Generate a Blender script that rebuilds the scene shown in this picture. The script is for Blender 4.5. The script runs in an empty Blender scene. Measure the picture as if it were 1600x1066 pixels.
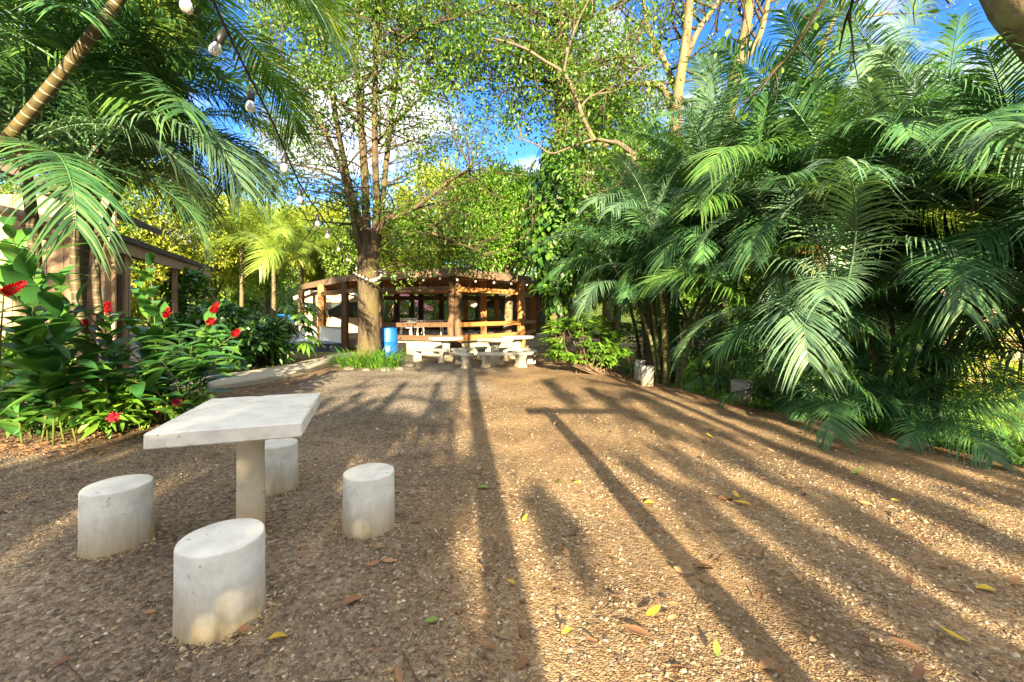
import bpy, math, random
import numpy as np
from mathutils import Vector, Matrix, Euler

SC = bpy.context.scene
COL = SC.collection
PI = math.pi
RNG = np.random.default_rng(7)
random.seed(7)
F, CX, HY, H = 658.0, 800.0, 493.0, 1.5      # focal length in photo px, vanishing point, eye height

def P(px, py, Y):
    return np.array([(px - CX) / F * Y, Y, H - (py - HY) / F * Y])

def G(px, py):
    Y = F * H / (py - HY)
    return np.array([(px - CX) / F * Y, Y, 0.0])

# ------------------------------------------------------------------ materials
MATS = {}
def new_mat(name):
    m = bpy.data.materials.new(name); m.use_nodes = True
    nt = m.node_tree; nt.nodes.clear()
    out = nt.nodes.new('ShaderNodeOutputMaterial')
    MATS[name] = m
    return m, nt, out

def nd(nt, typ, **kw):
    n = nt.nodes.new(typ)
    for k, v in kw.items():
        if k.startswith('i_'):
            key = k[2:]
            n.inputs[int(key) if key.isdigit() else key.replace('_', ' ')].default_value = v
        else:
            setattr(n, k, v)
    return n

def ramp(nt, fac, stops, interp='LINEAR'):
    r = nt.nodes.new('ShaderNodeValToRGB'); r.color_ramp.interpolation = interp
    e = r.color_ramp.elements
    while len(e) < len(stops): e.new(0.5)
    for k, (p, c) in enumerate(stops):
        e[k].position = p; e[k].color = (c[0], c[1], c[2], 1)
    nt.links.new(fac, r.inputs['Fac'])
    return r.outputs['Color']

def mixc(nt, fac, a, b, mode='MIX'):
    m = nt.nodes.new('ShaderNodeMix'); m.data_type = 'RGBA'; m.blend_type = mode
    for s, v in ((m.inputs[0], fac), (m.inputs[6], a), (m.inputs[7], b)):
        if hasattr(v, 'links'): nt.links.new(v, s)
        else: s.default_value = v if isinstance(v, float) else (v[0], v[1], v[2], 1)
    return m.outputs[2]

def obj_noise(nt, scale, detail=4, rough=.6, coord='Object', vec_scale=None):
    tc = nt.nodes.new('ShaderNodeTexCoord')
    src = tc.outputs[coord]
    if vec_scale:
        mp = nd(nt, 'ShaderNodeMapping'); mp.inputs['Scale'].default_value = vec_scale
        nt.links.new(src, mp.inputs['Vector']); src = mp.outputs['Vector']
    n = nd(nt, 'ShaderNodeTexNoise'); n.inputs['Scale'].default_value = scale
    n.inputs['Detail'].default_value = detail; n.inputs['Roughness'].default_value = rough
    nt.links.new(src, n.inputs['Vector'])
    return n.outputs['Fac']

def bump(nt, height, strength=.3, dist=.02):
    b = nd(nt, 'ShaderNodeBump'); b.inputs['Strength'].default_value = strength
    b.inputs['Distance'].default_value = dist
    nt.links.new(height, b.inputs['Height'])
    return b.outputs['Normal']

def surf(nt, out, col, rough=.7, normal=None, spec=.4):
    p = nt.nodes.new('ShaderNodeBsdfPrincipled')
    if hasattr(col, 'links'): nt.links.new(col, p.inputs['Base Color'])
    else: p.inputs['Base Color'].default_value = (*col, 1)
    p.inputs['Roughness'].default_value = rough
    p.inputs['Specular IOR Level'].default_value = spec
    if normal: nt.links.new(normal, p.inputs['Normal'])
    nt.links.new(p.outputs[0], out.inputs[0])
    return p

def leaf_mat(name, c0, c1, c2=None, rough=.45, transl=.35, spec=.5, tint=(1.25, 1.35, .5)):
    m, nt, out = new_mat(name)
    g = nt.nodes.new('ShaderNodeNewGeometry')
    stops = [(0, c0), (1, c1)] if c2 is None else [(0, c0), (.55, c1), (1, c2)]
    col = ramp(nt, g.outputs['Random Per Island'], stops)
    nz = obj_noise(nt, 1.1, 3, coord='Object')
    col = mixc(nt, nz, mixc(nt, 1.0, col, (.62, .62, .62), 'MULTIPLY'), mixc(nt, 1.0, col, (1.35, 1.35, 1.35), 'MULTIPLY'))
    p = nt.nodes.new('ShaderNodeBsdfPrincipled')
    nt.links.new(col, p.inputs['Base Color'])
    p.inputs['Roughness'].default_value = rough
    p.inputs['Specular IOR Level'].default_value = spec
    t = nt.nodes.new('ShaderNodeBsdfTranslucent')
    nt.links.new(mixc(nt, 1.0, col, tint, 'MULTIPLY'), t.inputs['Color'])
    mx = nt.nodes.new('ShaderNodeMixShader'); mx.inputs[0].default_value = transl
    nt.links.new(p.outputs[0], mx.inputs[1]); nt.links.new(t.outputs[0], mx.inputs[2])
    nt.links.new(mx.outputs[0], out.inputs[0])
    return m

def simple_mat(name, c0, c1, scale=8, rough=.7, bmp=.2, vec_scale=None, spec=.4, dist=.01, detail=6):
    m, nt, out = new_mat(name)
    n = obj_noise(nt, scale, detail, .65, vec_scale=vec_scale)
    col = ramp(nt, n, [(.3, c0), (.7, c1)])
    surf(nt, out, col, rough, bump(nt, n, bmp, dist) if bmp else None, spec)
    return m

def bark_mat(name, c0, c1, c2, scale=6, stretch=(1, 1, .25), bmp=.6, lichen=None):
    m, nt, out = new_mat(name)
    n = obj_noise(nt, scale, 8, .7, vec_scale=stretch)
    col = ramp(nt, n, [(.25, c0), (.5, c1), (.75, c2)])
    if lichen:
        n2 = obj_noise(nt, 1.7, 5, .6)
        f = ramp(nt, n2, [(.5, (0, 0, 0)), (.62, (1, 1, 1))])
        col = mixc(nt, f, col, lichen)
    surf(nt, out, col, .9, bump(nt, n, bmp, .04), .15)
    return m

def wood_mat(name, c0, c1, scale=5, stretch=(6, 6, .5), rough=.65):
    m, nt, out = new_mat(name)
    n = obj_noise(nt, scale, 8, .7, vec_scale=stretch)
    n2 = obj_noise(nt, 1.5, 3)
    col = ramp(nt, n, [(.25, c0), (.75, c1)])
    col = mixc(nt, n2, col, mixc(nt, 1.0, col, (.55, .5, .5), 'MULTIPLY'))
    surf(nt, out, col, rough, bump(nt, n, .3, .01), .3)
    return m

leaf_mat('palm_leaf', (.032, .105, .04), (.062, .16, .062), (.11, .21, .065), rough=.42, transl=.28, spec=.45)
leaf_mat('palm_leaf_bright', (.055, .15, .03), (.1, .215, .045), (.15, .255, .05), rough=.4, transl=.35)
leaf_mat('palm_leaf_silver', (.06, .13, .078), (.1, .185, .11), (.14, .23, .11), rough=.42, transl=.22, spec=.5)
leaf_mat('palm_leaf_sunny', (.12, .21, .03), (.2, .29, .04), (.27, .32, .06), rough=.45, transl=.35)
leaf_mat('dry_frond', (.32, .16, .03), (.42, .22, .04), rough=.7, transl=.35, tint=(1.2, 1.0, .6))
leaf_mat('olive_leaf', (.045, .12, .014), (.08, .175, .018), (.15, .21, .028), transl=.38)
leaf_mat('dark_leaf', (.025, .085, .018), (.045, .13, .025), (.075, .175, .028), rough=.35, transl=.2, spec=.6)
leaf_mat('vine_leaf', (.035, .11, .02), (.065, .17, .022), (.13, .25, .03), rough=.35, transl=.3, spec=.6)
leaf_mat('fresh_leaf', (.09, .23, .025), (.15, .32, .03), (.22, .36, .04), transl=.4)
leaf_mat('yellow_leaf', (.19, .27, .025), (.29, .35, .03), (.4, .41, .045), transl=.4, tint=(1.2, 1.2, .4))
leaf_mat('lime_leaf', (.15, .27, .025), (.24, .34, .03), (.36, .4, .05), transl=.4)
leaf_mat('far_green_leaf', (.09, .17, .03), (.14, .23, .035), (.23, .3, .05), transl=.35)
leaf_mat('ginger_leaf', (.036, .13, .035), (.062, .185, .045), (.12, .25, .04), rough=.33, transl=.3, spec=.55)
leaf_mat('shrub_leaf', (.06, .165, .02), (.115, .24, .025), (.19, .31, .035), rough=.4, transl=.35)
leaf_mat('grass_blade', (.05, .15, .02), (.09, .22, .025), (.16, .28, .03), rough=.45, transl=.3)
leaf_mat('lawn_blade', (.1, .26, .02), (.16, .33, .03), (.24, .38, .05), rough=.5, transl=.35)
leaf_mat('red_petal', (.3, .004, .012), (.46, .01, .025), rough=.4, transl=.25, tint=(1, .4, .4))
leaf_mat('pink_petal', (.36, .015, .045), (.48, .04, .08), rough=.45, transl=.25, tint=(1, .5, .5))
leaf_mat('fallen_yellow', (.48, .31, .04), (.6, .42, .05), rough=.6, transl=.2, tint=(1, 1, .5))
leaf_mat('fallen_brown', (.12, .055, .025), (.22, .11, .05), (.33, .19, .09), rough=.7, transl=.1, tint=(1, 1, 1))
leaf_mat('fallen_green', (.12, .2, .04), (.25, .32, .06), rough=.6, transl=.2, tint=(1, 1, .5))

bark_mat('grey_bark', (.028, .02, .013), (.075, .056, .036), (.16, .125, .08), scale=11, stretch=(1, 1, .3), bmp=.9, lichen=(.09, .075, .032))
bark_mat('pale_bark', (.075, .055, .035), (.145, .11, .07), (.24, .19, .125), scale=5, bmp=.45, lichen=(.13, .13, .06))
bark_mat('gnarled_bark', (.05, .04, .028), (.115, .09, .062), (.21, .17, .12))
bark_mat('brown_bark', (.05, .035, .022), (.11, .075, .05), (.2, .15, .1))
bark_mat('mottled_bark', (.06, .045, .03), (.15, .115, .075), (.3, .24, .16), scale=9, stretch=(1, 1, .6), bmp=.5, lichen=(.22, .2, .1))
bark_mat('stalk', (.04, .06, .015), (.07, .09, .022), (.11, .11, .03), scale=4, bmp=.15)
bark_mat('thin_twig', (.03, .024, .015), (.06, .045, .028), (.1, .078, .048), bmp=.3)

def palm_stem_mat(name, c0, c1, ring, freq):
    m, nt, out = new_mat(name)
    uv = nd(nt, 'ShaderNodeUVMap')
    sp = nd(nt, 'ShaderNodeSeparateXYZ'); nt.links.new(uv.outputs[0], sp.inputs[0])
    nz = obj_noise(nt, 9, 5)
    mt = nd(nt, 'ShaderNodeMath', operation='MULTIPLY_ADD'); nt.links.new(sp.outputs['Y'], mt.inputs[0]); mt.inputs[1].default_value = freq
    ms = nd(nt, 'ShaderNodeMath', operation='MULTIPLY'); nt.links.new(nz, ms.inputs[0]); ms.inputs[1].default_value = .12
    nt.links.new(ms.outputs[0], mt.inputs[2])
    fr = nd(nt, 'ShaderNodeMath', operation='FRACT'); nt.links.new(mt.outputs[0], fr.inputs[0])
    f = ramp(nt, fr.outputs[0], [(0, (1, 1, 1)), (.1, (1, 1, 1)), (.16, (0, 0, 0)), (1, (0, 0, 0))])
    col = mixc(nt, f, ramp(nt, nz, [(.3, c0), (.7, c1)]), ring)
    surf(nt, out, col, .6, bump(nt, f, .4, .01), .35)
palm_stem_mat('palm_stem', (.04, .03, .011), (.1, .075, .026), (.27, .24, .18), 9)
palm_stem_mat('cane_stem', (.045, .055, .015), (.13, .115, .035), (.17, .16, .09), 7)
palm_stem_mat('dark_palm_stem', (.035, .03, .016), (.09, .07, .035), (.13, .115, .07), 8)

def concrete_mat(name, base, dirt, stain_h=.28, spots=True):
    """whitewashed concrete: chips, dark specks and a splash line of dried mud (world-independent, object height)"""
    m, nt, out = new_mat(name)
    tc = nt.nodes.new('ShaderNodeTexCoord'); sp = nd(nt, 'ShaderNodeSeparateXYZ'); nt.links.new(tc.outputs['Object'], sp.inputs[0])
    n1 = obj_noise(nt, 7, 6, .65); n2 = obj_noise(nt, 30, 5, .6); n3 = obj_noise(nt, 5, 5, .65, vec_scale=(4, 4, .7))
    col = ramp(nt, n1, [(.3, tuple(.72 * b for b in base)), (.55, tuple(.93 * b for b in base)), (.7, base)])
    # streaked mud splash
    a = nd(nt, 'ShaderNodeMath', operation='MULTIPLY_ADD'); nt.links.new(n3, a.inputs[0]); a.inputs[1].default_value = -.3; nt.links.new(sp.outputs['Z'], a.inputs[2])
    mr = nd(nt, 'ShaderNodeMapRange'); mr.inputs[1].default_value = -.19; mr.inputs[2].default_value = -.19 + stain_h; mr.inputs[3].default_value = 1.0; mr.inputs[4].default_value = 0
    nt.links.new(a.outputs[0], mr.inputs[0])
    col = mixc(nt, mr.outputs[0], col, dirt)
    if spots:
        f = ramp(nt, n2, [(.64, (0, 0, 0)), (.69, (1, 1, 1))])
        f = mixc(nt, 1.0, f, ramp(nt, obj_noise(nt, 2.3, 4, .6), [(.42, (.05, .05, .05)), (.6, (1, 1, 1))]), 'MULTIPLY')
        col = mixc(nt, f, col, (.22, .17, .12))
        n4 = obj_noise(nt, 3.1, 7, .75)
        f2 = ramp(nt, n4, [(.55, (0, 0, 0)), (.66, (.6, .6, .6))])
        col = mixc(nt, f2, col, (.5, .42, .3))
    surf(nt, out, col, .8, bump(nt, n2, .35, .006), .25)
concrete_mat('white_concrete', (.71, .7, .66), (.33, .24, .1), .3)
concrete_mat('table_concrete', (.72, .71, .67), (.72, .71, .67), stain_h=.001)
concrete_mat('column_concrete', (.62, .54, .4), (.47, .33, .15), .3)
concrete_mat('bench_concrete', (.46, .44, .39), (.34, .27, .17), .3, False)
concrete_mat('post_concrete', (.27, .265, .25), (.2, .17, .1), .3)
simple_mat('path_concrete', (.3, .27, .22), (.42, .38, .31), 5, .85, .4)
simple_mat('foundation_stone', (.3, .24, .16), (.5, .42, .3), 3, .9, .6)
simple_mat('plaster', (.44, .36, .29), (.5, .42, .34), 4, .85, .1)
simple_mat('pink_plaster', (.5, .36, .26), (.56, .41, .3), 4, .85, .1)
simple_mat('white_paint', (.66, .66, .66), (.76, .76, .75), 3, .6, .1)
simple_mat('blue_deck_paint', (.1, .14, .24), (.17, .21, .32), 4, .6, .1)
simple_mat('deck_edge_paint', (.035, .05, .09), (.055, .07, .12), 4, .6, .1)
simple_mat('blue_plastic', (.006, .075, .3), (.01, .11, .4), 3, .4, .05, spec=.5)
simple_mat('white_plastic', (.75, .75, .76), (.82, .82, .82), 3, .4, 0)
simple_mat('red_paint', (.4, .05, .03), (.55, .09, .05), 5, .5, .15)
simple_mat('red_roof', (.42, .08, .1), (.55, .14, .15), 3, .6, .2)
simple_mat('dark_roof', (.045, .038, .033), (.09, .075, .06), 5, .85, .4)
simple_mat('black_plastic', (.012, .012, .013), (.02, .02, .02), 5, .45, 0)
simple_mat('rope_black', (.02, .015, .013), (.045, .03, .025), 20, .7, 0)
simple_mat('rock', (.05, .045, .038), (.14, .125, .105), 7, .9, .6)
simple_mat('paper', (.7, .62, .5), (.78, .7, .58), 4, .8, 0)
simple_mat('soil_brown', (.08, .05, .03), (.16, .1, .06), 12, .95, .6)
wood_mat('brown_wood', (.085, .048, .026), (.2, .12, .065))
wood_mat('orange_wood', (.33, .14, .04), (.5, .25, .08))
wood_mat('fascia_wood', (.14, .098, .064), (.27, .195, .128), stretch=(.6, .6, 6))
wood_mat('house_wood', (.4, .27, .165), (.52, .37, .24), stretch=(.6, .6, 5))
wood_mat('dark_wood', (.045, .022, .014), (.1, .05, .03))
wood_mat('ceiling_wood', (.42, .2, .085), (.6, .32, .15), stretch=(1, 6, 6))

def glass_mat(name, col, rough=.05, trans=.75):
    m, nt, out = new_mat(name)
    p = surf(nt, out, col, rough, None, .5)
    p.inputs['Transmission Weight'].default_value = trans
glass_mat('bulb_glass', (.62, .6, .56), .28, .7)
glass_mat('globe_glass', (.9, .88, .8), .25, .2)
glass_mat('window_glass', (.05, .06, .06), .05, .0)

def pebble_mat(name, stops, rough=.85):
    m, nt, out = new_mat(name)
    g = nt.nodes.new('ShaderNodeNewGeometry')
    n = obj_noise(nt, 60, 3)
    col = ramp(nt, g.outputs['Random Per Island'], stops)
    col = mixc(nt, .35, col, mixc(nt, 1.0, col, ramp(nt, n, [(.3, (.4, .4, .4)), (.7, (1.4, 1.4, 1.4))]), 'MULTIPLY'))
    surf(nt, out, col, rough, None, .25)
pebble_mat('pebble', [(0, (.1, .078, .056)), (.3, (.2, .148, .095)), (.55, (.33, .235, .135)), (.75, (.22, .19, .15)), (.95, (.42, .33, .21)), (1, (.55, .46, .34))])

# ------------------------------------------------------------------ object helpers
def tagp(o, label=None, cat=None, group=None, kind=None):
    if label: o['label'] = label
    if cat: o['category'] = cat
    if group: o['group'] = group
    if kind: o['kind'] = kind
    return o

def empty(name, loc, label, cat, group=None, rz=0):
    o = bpy.data.objects.new(name, None); COL.objects.link(o)
    o.empty_display_size = .2
    o.location = tuple(float(v) for v in loc); o.rotation_euler = (0, 0, rz)
    return tagp(o, label, cat, group)

class MB:
    """collects quads / tris in numpy, links them as ONE mesh object"""
    def __init__(s): s.v = []; s.q = []; s.t = []; s.uv = []; s.n = 0; s.sm = True
    def add(s, V, Q=None, T=None, uv=None):
        V = np.asarray(V, float).reshape(-1, 3)
        if Q is not None and len(Q): s.q.append(np.asarray(Q, int).reshape(-1, 4) + s.n)
        if T is not None and len(T): s.t.append(np.asarray(T, int).reshape(-1, 3) + s.n)
        s.uv.append(np.zeros((len(V), 2)) if uv is None else np.asarray(uv, float))
        s.v.append(V); s.n += len(V)
        return s
    def mesh(s, name, mat, smooth=True):
        V = np.concatenate(s.v); UV = np.concatenate(s.uv)
        Q = np.concatenate(s.q) if s.q else np.zeros((0, 4), int)
        T = np.concatenate(s.t) if s.t else np.zeros((0, 3), int)
        me = bpy.data.meshes.new(name)
        li = np.concatenate([Q.ravel(), T.ravel()]).astype(np.int32)
        me.vertices.add(len(V)); me.vertices.foreach_set('co', V.astype(np.float32).ravel())
        me.loops.add(len(li)); me.loops.foreach_set('vertex_index', li)
        npoly = len(Q) + len(T)
        me.polygons.add(npoly)
        st = np.concatenate([np.arange(len(Q)) * 4, len(Q) * 4 + np.arange(len(T)) * 3]).astype(np.int32)
        me.polygons.foreach_set('loop_start', st)
        u = me.uv_layers.new(name='UVMap')
        u.data.foreach_set('uv', UV[li].astype(np.float32).ravel())
        me.polygons.foreach_set('use_smooth', np.full(npoly, smooth))
        me.update(calc_edges=True); me.validate()
        me.materials.append(MATS[mat])
        return me
    def build(s, name, mat, parent=None, smooth=True, local=True):
        me = s.mesh(name, mat, smooth)
        o = bpy.data.objects.new(name, me); COL.objects.link(o)
        if parent: o.parent = parent
        return o

def rotz(a):
    c, s_ = math.cos(a), math.sin(a)
    return np.array([[c, -s_, 0], [s_, c, 0], [0, 0, 1]])

BOXQ = np.array([[0, 3, 2, 1], [4, 5, 6, 7], [0, 1, 5, 4], [1, 2, 6, 5], [2, 3, 7, 6], [3, 0, 4, 7]])
def box(mb, c, size, rz=0, bev=0.0, R=None):
    """box with chamfered vertical + horizontal edges (bev>0)"""
    sx, sy, sz = [d / 2 for d in size]
    M = rotz(rz) if R is None else R
    if bev <= 0:
        V = np.array([[x * sx, y * sy, z * sz] for z in (-1, 1) for x, y in ((-1, -1), (1, -1), (1, 1), (-1, 1))])
        return mb.add(V @ M.T + np.asarray(c), BOXQ)
    b = min(bev, sx * .9, sy * .9, sz * .9)
    rings = []
    for z, k in ((-sz, b), (-sz + b, 0), (sz - b, 0), (sz, b)):
        r = []
        for x, y in ((-1, -1), (1, -1), (1, 1), (-1, 1)):
            xx, yy = (sx - k) * x, (sy - k) * y
            if x * y > 0: r += [[xx, yy - y * b, z], [xx - x * b, yy, z]]
            else: r += [[xx - x * b, yy, z], [xx, yy - y * b, z]]
        rings.append(r)
    # order: corner pairs must run ccw
    V = np.array(rings)
    V[:, 0:2] = V[:, 0:2]
    V = V.reshape(-1, 3)
    Q = []
    for k in range(3):
        for j in range(8):
            a = k * 8 + j; c2 = k * 8 + (j + 1) % 8
            Q.append([a, c2, c2 + 8, a + 8])
    Q += [[0, 7, 6, 1], [1, 6, 5, 2], [2, 5, 4, 3], [24, 25, 30, 31], [25, 26, 29, 30], [26, 27, 28, 29]]
    return mb.add(V @ M.T + np.asarray(c), Q)

def beam(mb, p, q, w, h, up=(0, 0, 1), bev=0.0):
    """rectangular bar from p to q"""
    p, q = np.asarray(p, float), np.asarray(q, float)
    d = q - p; L = np.linalg.norm(d); d /= L
    s_ = np.cross(d, up); s_ /= np.linalg.norm(s_); u = np.cross(s_, d)
    R = np.stack([d, s_, u], axis=1)
    return box(mb, (p + q) / 2, (L, w, h), bev=bev, R=R)

def tube(mb, pts, rad, n=7, cap=True, vscale=1.0, knot=0.0, rng=None):
    pts = np.asarray(pts, float); k = len(pts)
    rad = np.broadcast_to(np.asarray(rad, float), (k,))
    T = np.gradient(pts, axis=0); T /= np.linalg.norm(T, axis=1)[:, None] + 1e-9
    ref = np.array([0, 0, 1.0]) if abs(T[0][2]) < .9 else np.array([0, 1.0, 0])
    u = np.cross(T[0], ref); u /= np.linalg.norm(u)
    ang = np.arange(n) / n * 2 * PI
    V = []; UV = []; dist = 0
    for i in range(k):
        u = u - T[i] * np.dot(u, T[i]); u /= np.linalg.norm(u) + 1e-9
        w = np.cross(T[i], u)
        r = rad[i] * (1 + (knot * rng.normal(size=n) if knot else 0))
        V.append(pts[i] + (np.cos(ang)[:, None] * u + np.sin(ang)[:, None] * w) * np.reshape(r, (-1, 1) if np.ndim(r) else ()))
        if i: dist += np.linalg.norm(pts[i] - pts[i - 1])
        UV.append(np.stack([ang / (2 * PI), np.full(n, dist * vscale)], 1))
    V = np.concatenate(V); UV = np.concatenate(UV)
    i, j = np.meshgrid(np.arange(k - 1), np.arange(n), indexing='ij')
    a = (i * n + j).ravel(); b = (i * n + (j + 1) % n).ravel()
    Q = np.stack([a, b, b + n, a + n], 1)
    Tt = []
    if cap:
        V = np.concatenate([V, pts[:1], pts[-1:]]); UV = np.concatenate([UV, UV[:1], UV[-1:]])
        c0, c1 = k * n, k * n + 1
        for j in range(n):
            Tt += [[c0, (j + 1) % n, j], [c1, (k - 1) * n + j, (k - 1) * n + (j + 1) % n]]
    return mb.add(V, Q, Tt, UV)

def lathe(mb, prof, c=(0, 0, 0), n=24, sx=1, sy=1, rz=0):
    """profile of (radius, z) from bottom to top; closed where the radius is 0"""
    prof = np.asarray(prof, float); k = len(prof)
    ang = np.arange(n) / n * 2 * PI
    V = np.stack([prof[:, 0, None] * np.cos(ang) * sx, prof[:, 0, None] * np.sin(ang) * sy, np.repeat(prof[:, 1, None], n, 1)], 2).reshape(-1, 3)
    V = V @ rotz(rz).T + np.asarray(c)
    i, j = np.meshgrid(np.arange(k - 1), np.arange(n), indexing='ij')
    a = (i * n + j).ravel(); b = (i * n + (j + 1) % n).ravel()
    return mb.add(V, np.stack([a, b, b + n, a + n], 1))

def spline(pts, n):
    """Catmull-Rom through pts"""
    pts = np.asarray(pts, float)
    P_ = np.concatenate([[2 * pts[0] - pts[1]], pts, [2 * pts[-1] - pts[-2]]])
    out = []
    for t in np.linspace(0, len(pts) - 1, n):
        i = min(int(t), len(pts) - 2); f = t - i
        a, b, c, d = P_[i:i + 4]
        out.append(.5 * ((2 * b) + (c - a) * f + (2 * a - 5 * b + 4 * c - d) * f * f + (3 * b - a - 3 * c + d) * f ** 3))
    return np.array(out)

# ------------------------------------------------------------------ leaves
def strip_leaf(k, width, fold=.12, droop=.25, shape='oval'):
    """leaf along +x, unit length, 3 columns x k rows"""
    t = np.linspace(0, 1, k)
    w = {'oval': np.sin(PI * np.clip(t, .02, .985)) ** .8, 'lance': np.sin(PI * np.clip(t, .02, .99) ** .75) ** .9,
         'blade': np.clip(1 - t ** 3, .03, 1) * np.clip(t * 4 + .5, 0, 1)}[shape] * width / 2
    z = -droop * t * t
    x = t * (1 - .25 * droop * t)
    V = np.stack([np.stack([x, w, z + fold * w], 1), np.stack([x, 0 * w, z], 1), np.stack([x, -w, z + fold * w], 1)], 1).reshape(-1, 3)
    Q = []
    for i in range(k - 1):
        a = i * 3
        Q += [[a, a + 1, a + 4, a + 3], [a + 1, a + 2, a + 5, a + 4]]
    return V, np.array(Q)
LF_TINY = (np.array([[0, 0, 0], [.5, .27, .04], [1, 0, -.06], [.5, -.27, .04]]), np.array([[0, 3, 2, 1]]))
LF_SMALL = (np.array([[0, 0, 0], [.35, .2, .05], [.4, 0, 0], [.35, -.2, .05], [.75, .13, .0], [.75, -.13, .0], [1, 0, -.1]]),
            np.array([[0, 2, 1, 0], [0, 3, 2, 0], [1, 2, 6, 4], [2, 3, 5, 6]]))
LF_SMALL = strip_leaf(4, .42, .2, .15)
LF_LONG = strip_leaf(5, .24, .25, .3, 'lance')
LF_BROAD = strip_leaf(5, .55, .15, .25)
LF_GINGER = strip_leaf(8, .34, .25, .32, 'lance')
LF_BLADE = strip_leaf(6, .035, .3, .55, 'blade')

def unit(a):
    return a / (np.linalg.norm(a, axis=-1, keepdims=True) + 1e-9)

def scatter(mb, tpl, pos, xd, up, sc, wsc=1.0):
    """copies of a leaf template at pos, along xd, facing up"""
    V0, Q0 = tpl; n = len(pos); m = len(V0)
    xd = unit(xd); side = unit(np.cross(up, xd)); nz = np.cross(xd, side)
    sc = np.broadcast_to(np.asarray(sc, float), (n,)); wsc = np.broadcast_to(np.asarray(wsc, float), (n,))
    V = pos[:, None] + sc[:, None, None] * (V0[None, :, 0, None] * xd[:, None] + wsc[:, None, None] * V0[None, :, 1, None] * side[:, None] + V0[None, :, 2, None] * nz[:, None])
    Q = (Q0[None] + (np.arange(n) * m)[:, None, None]).reshape(-1, 4)
    return mb.add(V.reshape(-1, 3), Q)

def rand_dirs(rng, n, zb=0.0):
    d = rng.normal(size=(n, 3)); d[:, 2] += zb
    return unit(d)

# branching wood
def grow(rng, start, d, L, r, level, out, tips, up=.15, spread=.9, nchild=(3, 5), jit=.25, shrink=.62):
    n = 6
    pts = [np.asarray(start, float)]; d = unit(np.asarray(d, float))
    for i in range(n):
        d = unit(d + rng.normal(size=3) * jit * .5 + np.array([0, 0, up * .3]))
        pts.append(pts[-1] + d * L / n)
    pts = np.array(pts)
    out.append((pts, np.linspace(r, r * .45, n + 1), level))
    if level == 0:
        tips.append(pts); return
    for c in range(rng.integers(nchild[0], nchild[1] + 1)):
        f = rng.uniform(.3, 1.0); i = min(int(f * n), n - 1)
        p0 = pts[i] + (pts[i + 1] - pts[i]) * (f * n - i)
        dd = unit(pts[i + 1] - pts[i]); o = unit(np.cross(dd, rng.normal(size=3)))
        grow(rng, p0, unit(dd * (1 - spread * .5) + o * spread), L * shrink * rng.uniform(.75, 1.2), r * .45, level - 1, out, tips, up, spread, nchild, jit, shrink)
    tips.append(pts[-3:])

def leaf_cloud(rng, tips, per, radius, size, zb=-.2, sizevar=.35):
    pos = []; xd = []
    for t in tips:
        k = max(1, int(per * rng.uniform(.5, 1.5)))
        f = rng.uniform(0, len(t) - 1.001, k); i = f.astype(int)
        p = t[i] + (t[i + 1] - t[i]) * (f - i)[:, None]
        o = rng.normal(size=(k, 3)) * radius
        pos.append(p + o); xd.append(unit(o) + rng.normal(size=(k, 3)) * .6 + unit(t[i + 1] - t[i]) * .5 + np.array([0, 0, zb]))
    pos = np.concatenate(pos); xd = np.concatenate(xd)
    up = rng.normal(size=pos.shape) * .6 + np.array([0, -.25, 1.0])
    sc = size * rng.uniform(1 - sizevar, 1 + sizevar, len(pos))
    return pos, xd, up, sc

def wood_mesh(segs, n=(5, 5, 6, 8), minr=.0):
    mb = MB()
    for pts, r, lv in segs:
        if r[0] < minr: continue
        tube(mb, pts, r, n[min(lv, 3)], cap=False)
    return mb

def ball_clumps(rng, centre, radii, nclump, cl_r):
    """clump centres spread over an ellipsoid, denser toward its shell"""
    d = rand_dirs(rng, nclump); rr = rng.uniform(.35, 1.0, nclump) ** .5
    return np.asarray(centre) + d * rr[:, None] * np.asarray(radii), cl_r * rng.uniform(.6, 1.4, nclump)

def bush_leaves(rng, centre, radii, nclump, cl_r, per, tpl, size, mb, zb=.2, outward=.8, ground=None):
    cs, cr = ball_clumps(rng, centre, radii, nclump, cl_r)
    pos = []; xd = []
    for c, r in zip(cs, cr):
        d = rand_dirs(rng, per, .25)
        p = c + d * r * rng.uniform(.3, 1, (per, 1))
        pos.append(p); xd.append(d * outward + rng.normal(size=(per, 3)) * .4 + np.array([0, 0, zb]))
    pos = np.concatenate(pos); xd = np.concatenate(xd)
    if ground is not None:
        k = pos[:, 2] > ground + .02; pos, xd = pos[k], xd[k]
    up = rng.normal(size=pos.shape) * .45 + np.array([0, -.2, 1.0])
    scatter(mb, tpl, pos, xd, up, size * rng.uniform(.65, 1.35, len(pos)))
    return cs

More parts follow.
